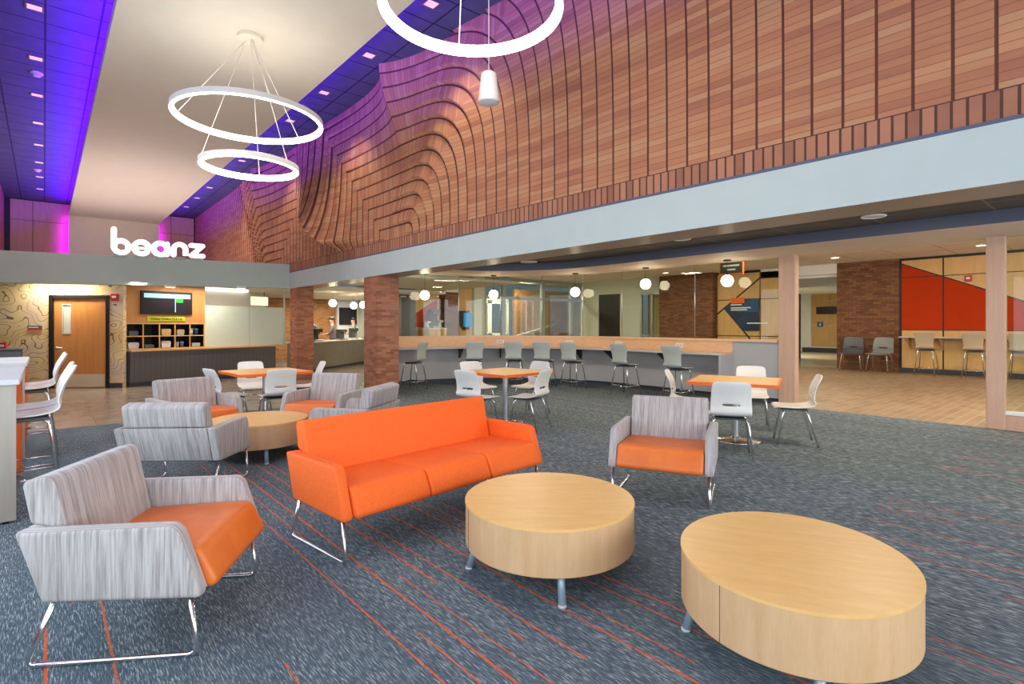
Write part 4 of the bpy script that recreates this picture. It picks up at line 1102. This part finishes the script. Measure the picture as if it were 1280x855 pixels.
for px, py, lab in ((46, 91, 'nearer'), (47, 212, 'farther')):
    q = onz(px, py, ZT)
    t = thing('smoke_detector', 'white domed smoke detector in the left ceiling, %s one' % lab, 'smoke detector', q, 0, 'smoke detectors in the left ceiling')
    b = NB(); add_lathe(b, [(0, -.001), (.10, -.001), (.10, -.02), (.09, -.03), (0, -.03)], 24); obj('base', b, M['white_plastic'], t, 40)
    b = NB(); add_lathe(b, [(.075, -.031), (.06, -.07), (0, -.085), (0, -.031)], 24); obj('dome', b, M['grille'], t, 50)
# round speakers and lamps in the low ceiling
def round_fit(name, label, q, r, m, cat, group=None):
    t = thing(name, label, cat, q, 0, group)
    b = NB(); add_lathe(b, [(r * .9, -.001), (r, -.001), (r, -.012), (r * .92, -.016), (r * .9, -.01)], 40, closed=True); obj('trim', b, M['white_paint'], t, 40)
    b = NB(); add_lathe(b, [(0, -.001), (r * .9, -.001), (r * .9, -.008), (0, -.010)], 40); obj('lens' if 'light' in name else 'grille', b, m, t, 40)
round_fit('ceiling_speaker', 'largest round ceiling speaker in the dark tiles at the right', onz(1092, 270, 2.935), .145, M['grille'], 'speaker', 'round speakers in the dark ceiling')
round_fit('ceiling_speaker', 'middle round ceiling speaker in the dark tiles above the bar', onz(852, 298.5, 2.935), .15, M['grille'], 'speaker', 'round speakers in the dark ceiling')
round_fit('ceiling_speaker', 'round ceiling speaker in the dark tiles farthest left, over the middle stools', onz(661, 327, 2.935), .19, M['grille'], 'speaker', 'round speakers in the dark ceiling')
LOB = [(1044, 322, 'right of the beech post'), (1227, 306.5, 'beside the right post'), (832, 341, 'before the brown brick wall'), (563, 351, 'left, nearest of the row behind the bar'), (563, 358, 'left, middle of the row behind the bar'), (563, 364, 'left, farthest of the row behind the bar')]
lobq = []
for px, py, lab in LOB:
    q = onz(px, py, 3.599)
    if q.y > 18.3: q = onz(px, 372 - (364 - py) * 2.6, 3.599); q = Vector((11.2, 13.2 + (py - 351) * .33, 3.599))
    lobq.append(q)
    round_fit('lobby_downlight', 'round lit downlight in the lobby ceiling, ' + lab, q, .13, M['lamp_glow'], 'downlight', 'lit downlights in the lobby')
for px, py, lab in ((212, 357, 'left one, above the menu screen'), (300, 358.5, 'right one, above the frosted panes')):
    q = ony(px, py, YB + .12)
    t = thing('small_downlight', 'small pale spotlight under the grey back bulkhead, ' + lab, 'spotlight', (q.x, YB - .03, q.z - .02))
    b = NB(); add_box(b, (-.12, 0, -.03), (.12, .06, .03), .008, 1); obj('housing', b, M['warm_white'], t)
    b = NB(); add_box(b, (-.09, .01, -.036), (.09, .05, -.0305)); obj('lens', b, M['lamp_glow'], t)

# ------------------------------------------------------------------ lobby beyond the storefront
XW = 20.6
def wy(px): return onx(px, 400, XW).y
def wz(px, py): return onx(px, py, XW).z
yb0, yb1 = wy(1124), wy(1046)
b = NB(); add_box(b, (XW, yb0, 0), (XW + .25, yb1, 3.6)); struct('wall_lobby_brick', b, M['lobby_brick'])
# wood and orange panelled wall: polygons with a diagonal boundary
b = NB(); add_box(b, (XW + .02, -6, 0), (XW + .2, yb0 - .001, 3.62)); struct('wall_lobby_east', b, M['black'])
d0 = (wy(1125.3), wz(1125.3, 329.5)); d1_ = (wy(1230.5), wz(1230.5, 361.5))
def diag(y): return d0[1] + (d1_[1] - d0[1]) * (y - d0[0]) / (d1_[0] - d0[0])
zlow = wz(1180, 413); zmid = wz(1150, 346); zrev = []
yv = wy(1179)
edges = [yb0 - .05, yv, yv - (yb0 - .05 - yv), yv - 2 * (yb0 - .05 - yv), yv - 3 * (yb0 - .05 - yv), -5.9]
bw, bo = NB(), NB()
def poly(bm, pts):
    a = [bm.verts.new((XW, y, z)) for y, z in pts]; c = [bm.verts.new((XW + .018, y, z)) for y, z in pts]
    bm.faces.new(a); bm.faces.new(list(reversed(c)))
    for i in range(len(pts)): bm.faces.new((a[i], c[i], c[(i + 1) % len(pts)], a[(i + 1) % len(pts)]))
g = .02
for ya, yc in zip(edges[:-1], edges[1:]):
    ya -= g; yc += g
    da_, dc_ = diag(ya), diag(yc)
    poly(bw, [(ya, .15), (yc, .15), (yc, zlow - g * .5), (ya, zlow - g * .5)])
    if dc_ > zlow + .05:
        poly(bo, [(ya, zlow + g * .5), (yc, zlow + g * .5), (yc, min(dc_ - g, 3.5)), (ya, min(da_ - g, 3.5))])
        poly(bw, [(ya, min(da_ + g, 3.5)), (yc, min(dc_ + g, 3.5)), (yc, 3.52), (ya, 3.52)])
    else: poly(bw, [(ya, zlow + g * .5), (yc, zlow + g * .5), (yc, 3.52), (ya, 3.52)])
rv = NB(); add_box(rv, (XW - .003, -5.9, zmid - .012), (XW + .004, yb0 - .04, zmid + .012)); struct('trim_panel_reveal', rv, M['black'])
struct('wall_lobby_panelling', bw, M['panel_wood']); struct('wall_lobby_orange', bo, M['orange_wall'])
b = NB(); add_box(b, (XW - .015, -5.9, 0), (XW + .01, yb0, .15)); struct('baseboard_lobby', b, M['kick'])
LW = Wall(Vector((XW, 10.0)), Vector((XW, -5.0)))
alarm(LW, 1206, 344.5, 1215, 352, 'red fire alarm strobe on the wood and orange lobby wall')
# wall counter with stools
zc_ = wz(1180, 421) 
ctr = thing('wall_counter', 'thin wall counter along the orange panelled lobby wall', 'counter', (XW - .02, 0, zc_))
b = NB(); add_box(b, (-.45, -5.5, -.04), (0, yb0 - .1 - .0, 0), .004, 1); obj('worktop', b, M['edge_grey'], ctr)
for y in (yb0 - .3, yv, yv - 1.7, yv - 3.4):
    b = NB(); add_prism(b, [(-.02, -.041), (-.38, -.041), (-.38, -.07), (-.02, -.4)], y - .02, y + .02); obj('bracket', b, M['panel_wood'], ctr)
for px, lab in ((1150, 'left one'), (1213, 'right one, left of the post')):
    t = thing('power_outlet', 'white power outlet above the lobby wall counter, ' + lab, 'outlet', (XW - .001, wy(px), zlow - .12), 0, 'outlets on the lobby wall')
    b = NB(); add_box(b, (-.012, -.14, -.045), (0, .14, .045), .003, 1); obj('cover_plate', b, M['white_plastic'], t)
ls = bar_stool('lobby_stool', 'beige bar stool at the lobby wall counter, first from the brick wall', M['taupe_plastic'], 'beige stools at the lobby counter', seat=.74, back=.47)
for k, px in enumerate((1153, 1213.5, 1272)):
    q = onx(px, 440, XW - .95)
    if k == 0: ls.location = (XW - .72, q.y - .05, 0); ls.scale = (1.12, 1.12, 1.06)
    else: dup(ls, (XW - .72, q.y - .05, 0), 0, ['', 'beige bar stool at the lobby wall counter, second from the brick wall', 'beige bar stool at the lobby wall counter, seen through glass right of the post'][k])
# the two chairs against the brick
wc = cafe_chair('waiting_chair', 'dark grey chair against the brown brick lobby wall, left one', M['dark_plastic'], 'waiting chairs at the brick wall', seat=.58, back=.50)
q = onx(1066, 440, XW - .5); wc.location = (XW - .62, q.y, 0); wc.rotation_euler = (0, 0, PI + .12); wc.scale = (1.25, 1.35, 1.02)
q = onx(1101, 440, XW - .5); w2_ = dup(wc, (XW - .62, q.y, 0), PI - .08, 'mid grey chair against the brown brick lobby wall, right one')
wc['group'] = w2_['group'] = 'waiting chairs at the brick wall'
for ch in w2_.children:
    if ch.name.startswith('seat_shell'):
        ch.data = ch.data.copy(); ch.data.materials.clear(); ch.data.materials.append(M['mid_plastic'])
# alcove left of the brick
ya0 = yb1; ya1 = wy(985)
b = NB(); add_box(b, (XW, ya0, wz(1030, 343)), (XW + .25, ya1 + 1.0, 3.6)); struct('wall_alcove_head', b, M['white_paint'])
b = NB(); add_box(b, (XW + .25, ya0 - .6, wz(1030, 346)), (38, 17, wz(1030, 346) + .1)); struct('ceiling_alcove', b, M['white_paint'])
XA = 32.0
b = NB(); add_box(b, (XA, 8.0, 0), (XA + .1, 18, 4.0)); struct('wall_alcove', b, M['white_paint'])
def ay(px): return onx(px, 400, XA).y
def az(px, py): return onx(px, py, XA).z
b = NB(); 
for pa, pb_ in ((1014, 1037), (1037.6, 1062)):
    for za, zb2 in ((357, 375.6), (376.2, 406), (406.6, 433)):
        add_box(b, (XA - .03, ay(pb_), az(1030, zb2)), (XA, ay(pa), az(1030, za)))
    add_box(b, (XA - .5, ay(pb_), az(1030, 355.5)), (XA, ay(pa) + .6, az(1030, 346)))
struct('wall_alcove_panelling', b, M['panel_wood'])
b = NB(); add_box(b, (XA - .04, 8.0, 0), (XA - .031, ay(1003), .25)); struct('baseboard_alcove', b, M['kick'])
t = thing('wall_monitor', 'small black monitor on the wood panelling in the alcove left of the brick', 'monitor', (XA - .035, ay(1036), az(1036, 388)))
b = NB(); add_box(b, (-.12, -.62, -.19), (-.002, .58, .19), .02, 1); obj('casing', b, M['black'], t)
b = NB(); add_box(b, (-.124, -.56, -.15), (-.121, .52, .15)); obj('display', b, M['screen_dark'], t)
t = thing('wall_notice', 'small blue square notice on the alcove panelling below the monitor', 'sign', (XA - .031, ay(1025.5), az(1025, 405.5)))
b = NB(); add_box(b, (-.015, -.14, -.13), (0, .14, .13)); obj('plate', b, M['blue_sign'], t)
b = NB(); add_box(b, (-.018, -.04, -.06), (-.0155, .04, .06)); obj('marking', b, M['white_mark'], t)
YD = onx(1001, 406, XA - 6).y
b = NB(); add_box(b, (XA - 8, YD, 0), (XA - 6.0, YD + .06, 2.9)); struct('door_2', b, M['black'])
# wood panelled wall with slanted reveals and poster (seen through the bar glass)
yw0, yw1 = wy(985), wy(896)
b = NB(); add_box(b, (XW + .02, yw0, 0), (XW + .2, yw1, 3.62)); struct('wall_lobby_mid', b, M['black'])
A_, B2_, C_, D_ = (895, 372), (950, 330), (905, 386), (952, 425)
def on(px, py): v = onx(px, py, XW); return (v.y, v.z)
b = NB()
yp = wy(950)
for ya, yc in ((yw1 - .03, yp + .02), (yp - .02, yw0 + .02)):
    for za, zb2 in ((.15, 1.05), (1.08, wz(940, 374.5)), (wz(940, 373.5), 3.5)): poly(b, [(ya, za), (yc, za), (yc, zb2), (ya, zb2)])
struct('wall_poster_panelling', b, M['panel_wood'])
b = NB()
def bar2(p, q, w=.03):
    p, q = Vector(p), Vector(q); d = (q - p).normalized(); n = Vector((-d.y, d.x)) * w
    pts = [p + n, p - n, q - n, q + n]
    a = [b.verts.new((XW - .004, v.x, v.y)) for v in pts]; c = [b.verts.new((XW + .001, v.x, v.y)) for v in pts]
    b.faces.new(a); b.faces.new(list(reversed(c)))
    for i in range(4): b.faces.new((a[i], c[i], c[(i + 1) % 4], a[(i + 1) % 4]))
bar2(on(897, 392.5), on(950.5, 347)); bar2(on(906, 386), on(938, 424))
struct('trim_reveals', b, M['black'])
pts = [on(906, 386), on(922, 373.5), on(949.5, 373), on(949.5, 413.5), on(930.5, 413.5)]
cy_, cz_ = sum(p[0] for p in pts) / 5, sum(p[1] for p in pts) / 5
po = thing('wall_poster', 'dark blue pentagonal poster on the wood panelled wall behind the bar glass', 'poster', (XW - .02, cy_, cz_))
b = NB(); add_prism(b, [(p[0] - cy_, p[1] - cz_) for p in pts], -.02, .0, axis='x')
obj('board', b, mat('poster_navy', srgb(30, 52, 84), .4, 0, .35, 1.2), po)
b = NB(); P_ = [(p[0] - cy_, p[1] - cz_) for p in pts]; add_prism(b, [(P_[1][0] - .5, P_[1][1] - .02), (P_[2][0] + .02, P_[2][1] - .02), (P_[2][0] + .02, .05), (.3, .05)], -.024, -.0205, axis='x'); obj('picture', b, mat('poster_blue', srgb(36, 84, 130), .4, 0, .35, 2.0), po)
b = NB()
for z, y0, y1 in ((.32, .55, .1), (.20, .55, -.25), (.12, .55, -.1), (-.40, -.1, -.9)): add_box(b, (-.027, min(y0, y1), z), (-.0245, max(y0, y1), z + .045))
obj('lettering', b, M['white_mark'], po)
b = NB(); add_box(b, (-.027, .0, .40), (-.0245, .55, .62)); obj('emblem', b, M['orange_edge'], po)
# brown brick wall, glazed gap, pale wall with a dark opening
b = NB(); add_box(b, (XW - .3, wy(896) + .01, 0), (XW + .1, wy(829), 3.6)); struct('wall_lobby_brown', b, M['lobby_brick'])
b = NB(); add_box(b, (XW + .6, wy(829), 0), (XW + .7, wy(800), 3.6)); struct('wall_corridor_end', b, mat('ochre_wall', srgb(196, 186, 120), .6, 0, .03))
b = NB(); yg0, yg1 = wy(829), wy(802)
for y in (yg0, yg0 + .5 * (yg1 - yg0), yg1): add_box(b, (XW - .05, y - .05, 0), (XW + .05, y + .05, 2.9))
add_box(b, (XW - .05, yg0, 2.85), (XW + .05, yg1, 3.0)); add_box(b, (XW - .06, yg0, 1.0), (XW - .02, yg1, 1.06)); struct('door_3', b, M['steel'])
b = NB(); add_box(b, (XW, yg0, 3.0), (XW + .1, yg1, 3.6)); struct('wall_corridor_head', b, M['cream_wall'])
yo0, yo1 = wy(775), wy(748)
b = NB(); add_box(b, (XW, wy(802), 0), (XW + .1, yo0, 3.6)); add_box(b, (XW, yo1, 0), (XW + .1, 18.6, 3.6)); add_box(b, (XW, yo0, wz(760, 368)), (XW + .1, yo1, 3.6)); struct('wall_lobby_pale', b, M['cream_wall'])
b = NB(); add_box(b, (XW + .05, yo0, 0), (XW + .12, yo1, wz(760, 368))); struct('door_4', b, M['black'])
# north wall of the lobby with the glazed entrance
YN = 18.5
def nx(px): return ony(px, 400, YN).x
def nz(px, py): return ony(px, py, YN).z
b = NB(); add_box(b, (10.7, YN, 0), (nx(549), YN + .15, 3.6)); struct('wall_north_panel', b, M['panel_wood'])
b = NB()
pts = [(nx(515.5), nz(515, 394)), (nx(546), nz(546, 374)), (nx(546), nz(546, 409)), (nx(515.5), nz(515, 409))]
add_prism(b, pts, YN - .03, YN - .001); struct('trim_orange_panel', b, M['orange_wall'])
b = NB(); add_box(b, (nx(497), YN - .3, 0), (nx(514.5), YN - .002, 3.6)); struct('column_5', b, M['sign_grey'])
b = NB(); add_box(b, (nx(550), YN - .4, 0), (nx(566.5), YN + .1, nz(560, 366.5))); struct('column_6', b, M['lobby_brick'])
b = NB(); add_box(b, (nx(550), YN - .4, nz(560, 366) ), (nx(566.5), YN + .1, 3.6)); struct('wall_north_head', b, M['cream_wall'])
b = NB(); add_box(b, (nx(567), YN, 0), (nx(590), YN + .12, 3.6)); struct('wall_north_wood', b, M['panel_wood'])
b = NB(); add_box(b, (nx(591), YN - .1, 0), (nx(604), YN + .15, 3.6)); struct('wall_north_pier', b, M['cream_wall'])
pts = [(nx(568.5), nz(568, 397.5)), (nx(574), nz(574, 388.5)), (nx(586), nz(586, 388.5)), (nx(586), nz(586, 412.5)), (nx(578), nz(578, 412.5))]
cx_, cz_ = sum(p[0] for p in pts) / 5, sum(p[1] for p in pts) / 5
t = thing('wall_screen', 'pentagonal black framed screen glowing teal on the left lobby wood wall', 'screen', (cx_, YN - .002, cz_))
b = NB(); add_prism(b, [(p[0] - cx_, p[1] - cz_) for p in pts], -.05, 0); obj('frame', b, M['black'], t)
b = NB(); add_box(b, (.0, -.054, -.28), (.40, -.0505, .30)); obj('display', b, M['screen_blue'], t)
# entrance glazing: mullions, transom, panes
b = NB()
mx = [nx(v) for v in (605, 629, 678, 714, 736)]
for x in mx: add_box(b, (x - .10, YN - .06, 0), (x + .10, YN + .06, 3.6))
zt_ = nz(650, 373); add_box(b, (mx[0], YN - .05, zt_ - .07), (mx[-1], YN + .05, zt_ + .07)); add_box(b, (mx[0], YN - .05, 3.45), (mx[-1], YN + .05, 3.6))
struct('window_%d' % wn, b, M['grey_paint']); wn += 1
b = NB(); add_box(b, (mx[0], YN - .008, 0), (mx[-1], YN + .008, 3.45)); struct('window_%d' % wn, b, M['glass']); wn += 1
b = NB(); add_box(b, (mx[-1], YN - .05, 0), (XW + .1, YN + .1, 3.6)); struct('wall_north_right', b, M['cream_wall'])
# vestibule beyond
b = NB(); add_box(b, (mx[2] + .25, 20.8, 0), (mx[-1] + 3.5, 20.95, 3.3)); struct('wall_vestibule', b, M['warm_brick'])
b = NB(); add_box(b, (mx[0] - 2, YN + .1, 3.6), (mx[-1] + 4, 21.6, 3.7)); struct('ceiling_vestibule', b, M['lobby_tile'])
b = NB(); add_box(b, (mx[0] - 2, YN, -.08), (mx[-1] + 4, 23, -.002)); struct('floor_vestibule', b, M['tile_brick'])
b = NB()
dx0, dx1 = mx[1] + .2, mx[2] + .15
for x in (dx0, (dx0 + dx1) / 2 - .07, (dx0 + dx1) / 2 + .07, dx1): add_box(b, (x - .06, 21.2, 0), (x + .06, 21.3, 2.7))
for z in (.12, 1.0, 2.64): add_box(b, (dx0, 21.2, z - .08), (dx1, 21.3, z + .08))
add_box(b, (dx0 - 1.6, 21.2, 2.7), (dx1, 21.3, 2.85)); add_box(b, (dx0 - 1.2, 21.2, 0), (dx0 - 1.0, 21.3, 3.4)); struct('door_5', b, M['warm_white'])
hr = thing('handrail', 'pale sloping handrail on the entrance brick wall behind the bar glass', 'handrail', (mx[2] + .3, 20.7, 0))
z0r, z1r = nz(690, 419) - .05, nz(733, 408) + .1
b = NB(); add_tube(b, [(0, 0, z0r), (3.2, 0, z1r + .1)], .035, 10); obj('rail', b, M['warm_white'], hr)
for x in (.5, 2.4):
    b = NB(); z = z0r + (z1r + .1 - z0r) * x / 3.2; add_tube(b, fillet([(x, 0, z - .03), (x, 0, z - .1), (x, .098, z - .1)], .03), .012, 8); obj('bracket', b, M['steel'], hr)
# coffee station in front of the orange panel
cx0, cx1 = nx(513), nx(546)
cb = thing('coffee_cabinet', 'low beech cabinet below the orange triangle panel, seen left through the bar glass', 'cabinet', (cx0 + .35, YN - .8, 0))
w_ = cx1 - cx0 - .4
b = NB(); add_box(b, (.02, .06, 0), (w_ - .02, .72, .079)); obj('plinth', b, M['kick'], cb)
b = NB(); add_box(b, (0, .02, .08), (w_, .75, nz(530, 410) - .04)); obj('body', b, M['panel_wood'], cb)
b = NB(); add_box(b, (0, 0, nz(530, 410) - .039), (w_, .76, nz(530, 410)), .004, 1); obj('worktop', b, M['warm_white'], cb)
zk = nz(530, 410)
for k in range(3):
    b = NB(); add_box(b, (w_ * k / 3 + .015, .002, .12), (w_ * (k + 1) / 3 - .015, .0195, zk - .06)); dd = obj('door', b, M['cubby_wood'], cb)
    b = NB(); add_tube(b, [(w_ * k / 3 + .08, -.012, zk - .25), (w_ * k / 3 + .08, -.012, zk - .12)], .008, 8); obj('handle', b, M['steel'], dd)
def station(name, label, cat, x, sx, sy, sz, m):
    t = thing(name, label, cat, (cx0 + .35 + x, YN - .5, zk + .001))
    b = NB(); add_box(b, (-sx / 2, -sy / 2, 0), (sx / 2, sy / 2, sz * .12), .005, 1); obj('base', b, M['steel'], t)
    b = NB(); add_box(b, (-sx / 2, 0, sz * .12 + .001), (sx / 2, sy / 2, sz * .72), .005, 1); obj('column', b, m, t)
    b = NB(); add_box(b, (-sx / 2, -sy / 2, sz * .72 + .001), (sx / 2, sy / 2, sz), .01, 1); obj('head', b, m, t)
station('coffee_brewer', 'tall grey coffee brewer on the beech cabinet before the orange panel', 'coffee brewer', w_ * .5, .3, .4, .72, M['sign_grey'])
station('milk_dispenser', 'small white dispenser left of the coffee brewer', 'dispenser', w_ * .14, .14, .25, .26, M['white_plastic'])
station('tea_urn', 'small pale urn right of the coffee brewer', 'urn', w_ * .85, .16, .25, .3, M['edge_grey'])
# dark hanging sign with orange border
q0, q1 = onx(899.5, 327, 13.0), onx(929.5, 342.5, 13.0)
sg = thing('hanging_sign', 'dark hanging sign with orange border above the globe pendants by the beech post', 'sign', (13.0, (q0.y + q1.y) / 2, (q0.z + q1.z) / 2))
hw, hz_ = abs(q0.y - q1.y) / 2, abs(q0.z - q1.z) / 2
b = NB(); add_box(b, (-.03, -hw, -hz_), (.03, hw, hz_), .004, 1); obj('border', b, M['orange_edge'], sg)
b = NB(); add_box(b, (-.034, -hw + .02, -hz_ + .035), (-.0305, hw - .035, hz_ - .0)); obj('panel', b, mat('sign_green_black', srgb(58, 66, 54), .4, 0, .06), sg)
b = NB(); add_box(b, (-.037, -.22, .03), (-.0345, .2, .07)); add_box(b, (-.037, -.12, -.07), (-.0345, .1, -.03)); obj('lettering', b, M['grille'], sg)
b = NB(); add_tube(b, [(0, -hw + .05, hz_), (0, -hw + .05, 3.598 - sg.location.z)], .01, 8); add_tube(b, [(0, hw - .05, hz_), (0, hw - .05, 3.598 - sg.location.z)], .01, 8); obj('hanger_rod', b, M['black'], sg)
q0, q1 = ony(494, 365.5, 16.0), ony(514, 371.5, 16.0)
sg2 = thing('hanging_sign', 'dark hanging sign just right of the nearer brick pillar, behind the bar glass', 'sign', ((q0.x + q1.x) / 2, 16.0, (q0.z + q1.z) / 2))
hw, hz_ = abs(q0.x - q1.x) / 2, abs(q0.z - q1.z) / 2
b = NB(); add_box(b, (-hw, -.03, -hz_), (hw, .03, hz_), .004, 1); obj('panel', b, M['sign_grey'], sg2)
b = NB(); add_box(b, (-hw * .7, -.034, .02), (hw * .7, -.0305, .06)); add_box(b, (-hw * .4, -.034, -.08), (hw * .3, -.0305, -.04)); obj('lettering', b, M['grille'], sg2)
b = NB(); add_tube(b, [(-hw + .05, 0, hz_), (-hw + .05, 0, 3.598 - sg2.location.z)], .01, 8); add_tube(b, [(hw - .05, 0, hz_), (hw - .05, 0, 3.598 - sg2.location.z)], .01, 8); obj('hanger_rod', b, M['black'], sg2)
# waste cabinet behind the high tables
x, y = -.42, 12.4
wb = thing('waste_cabinet', 'narrow dark grey waste cabinet behind the high tables at the left edge', 'bin', (x, y, 0))
b = NB(); add_box(b, (-.22, -.25, .04), (.14, .25, 1.07), .008, 1); obj('body', b, M['dark_plastic'], wb)
b = NB(); add_box(b, (-.23, -.26, 1.071), (.15, .26, 1.10), .005, 1); obj('top', b, M['kick'], wb)
b = NB(); add_box(b, (-.21, -.24, 0), (.13, .24, .039)); obj('plinth', b, M['black'], wb)
b = NB(); add_box(b, (-.16, -.262, .78), (.08, -.251, .95)); obj('flap', b, M['steel'], wb)

# ------------------------------------------------------------------ light
def area(name, loc, size, power, color, rot=(0, 0, 0), spread=None):
    l = bpy.data.lights.new(name, 'AREA'); l.shape = 'RECTANGLE'; l.size, l.size_y = size; l.energy = power; l.color = color
    if spread: l.spread = spread
    o = bpy.data.objects.new(name, l); COL.objects.link(o); o.location = loc; o.rotation_euler = rot; return o
def spot(name, loc, power, color, ang=1.6, blend=.6, rot=(0, 0, 0), r=.08):
    l = bpy.data.lights.new(name, 'SPOT'); l.energy = power; l.color = color; l.spot_size = ang; l.spot_blend = blend; l.shadow_soft_size = r
    o = bpy.data.objects.new(name, l); COL.objects.link(o); o.location = loc; o.rotation_euler = rot; return o
DAY = (.74, .87, 1.0); WARM = (1.0, .84, .64)
# daylight through the tall windows at the left and behind the camera
for i, e in ((1, 90), (3, 120), (5, 120), (7, 110)):
    area('window_daylight', (XL + .03, (ys_[i] + ys_[i + 1]) / 2, 1.95), (2.8, ys_[i + 1] - ys_[i] - .1), e, DAY, (0, -PI / 2, 0))
for i in (1, 3, 5):
    area('window_daylight', ((xs_[i] + xs_[i + 1]) / 2, -5.15, 1.9), (xs_[i + 1] - xs_[i] - .1, 2.9), 190, (.86, .94, 1.0), (PI / 2, 0, 0))
# violet cove strips along both sides of the white cloud, and behind the end drop
for x, s in ((.80, 1), (3.66, -1)):
    b = NB(); add_box(b, (x - .015, -4.8, ZC + .141), (x + .015, 27.4, ZC + .155)); o = obj('led_strip', b, M['led']); tag(o, 'violet led strip on the %s edge of the white ceiling cloud' % ('left' if s > 0 else 'right'), 'led strip')
    for k in range(4):
        area('led_glow', (x - s * .02, -1.0 + 8.1 * k, ZC + .17), (.05, 8.0), (330 if s > 0 else 190), (.11, .0, 1.0), (0, PI - s * .75, 0))
for x in (.68, 3.78):
    s = -1 if x < 2 else 1
    area('led_glow', (x - s * .05, YE - .4, 4.4), (.04, 2.8), 60, (.42, .0, 1.0), (PI / 2, 0, s * .5))
# recessed lamps of the tall ceiling, gentle
for k in range(0, 8, 2):
    spot('ceiling_spot', (-.11, 11.1 + 2.1 * k, ZT - .03), 420, WARM, 1.7)
    spot('ceiling_spot', (4.45, 7.05 + 2.08 * k, ZT - .03), 200, WARM, 1.7)
# fill lights added under the low ceiling to brighten the seating
for x, y in ((7.4, -1.5), (7.4, 2.0), (7.6, 5.0), (7.4, 8.2)):
    area('low_ceiling_fill', (x, y, 2.93), (.5, .5), 42, WARM)
# lobby
for x, y, e in ((13, 1.5, 150), (17.5, 1.0, 130), (13, 6, 150), (17.5, 6.5, 150), (14, 10.5, 150), (18, 11.5, 140), (12.2, 15.5, 170), (16.5, 15.5, 150)):
    area('lobby_lamp', (x, y, 3.58), (.7, .7), e * .38, (1.0, .88, .70))
for y in (-1.6, 2.0):  # added fill, hidden above the header, brightens the lobby ceiling
    area('header_fill', (11.1, y, 2.98), (.25, 3.2), 170, (1.0, .95, .90), (0, PI + .72, 0))
area('alcove_lamp', (26.5, 11.5, 2.9), (2.5, 2.0), 160, (1.0, .9, .72))
area('vestibule_lamp', (17, 19.7, 3.55), (3, .6), 220, (1.0, .9, .72))
area('kitchen_lamp', (3.6, 17.9, 2.5), (1.6, .5), 50, (1.0, .97, .9), (0, 0, .33))
area('servery_lamp', (8.6, 20.8, 2.52), (1.8, 1.8), 130, (1.0, .93, .8))
area('passage_fill', (7.2, 14.2, 2.69), (1.0, 1.0), 45, WARM)  # fill added to brighten the passage
area('servery_front_lamp', (2.8, 15.95, 2.5), (2.6, .12), 70, WARM, (0, 0, .33))
q = DW.o + DW.u * ((da + db) / 2 - .35) - DW.n * .16
area('door_wall_fill', (.2, 16.45, 2.5), (1.4, .15), 36, WARM, (0, 0, -.64))  # added fill that lifts the door wall
area('roof_fill', (1.2, 21.0, 3.05), (1.2, 8.0), 85, (1.0, .80, .74), (PI, 0, 0))  # added fill hidden behind the bulkhead, brightens the far hall
area('roof_fill', (3.6, 21.0, 3.05), (1.2, 8.0), 85, (1.0, .78, .74), (PI, 0, 0))  # second added fill for the same far ceiling
spot('door_spot', (q.x, q.y, 2.50), 26, (1.0, .8, .5), 1.9, .8)
w = bpy.data.worlds.new('world'); bpy.context.scene.world = w; w.use_nodes = True
wn_ = w.node_tree.nodes; sk = wn_.new('ShaderNodeTexSky'); sk.sky_type = 'HOSEK_WILKIE'; sk.sun_direction = (.3, -.6, .6); sk.turbidity = 3
w.node_tree.links.new(sk.outputs[0], wn_['Background'].inputs[0]); wn_['Background'].inputs[1].default_value = .9
sc = bpy.context.scene
sc.view_settings.view_transform = 'Standard'; sc.view_settings.look = 'None'; sc.view_settings.gamma = 1.0; sc.view_settings.use_curve_mapping = False
sc.view_settings.exposure = 0.0
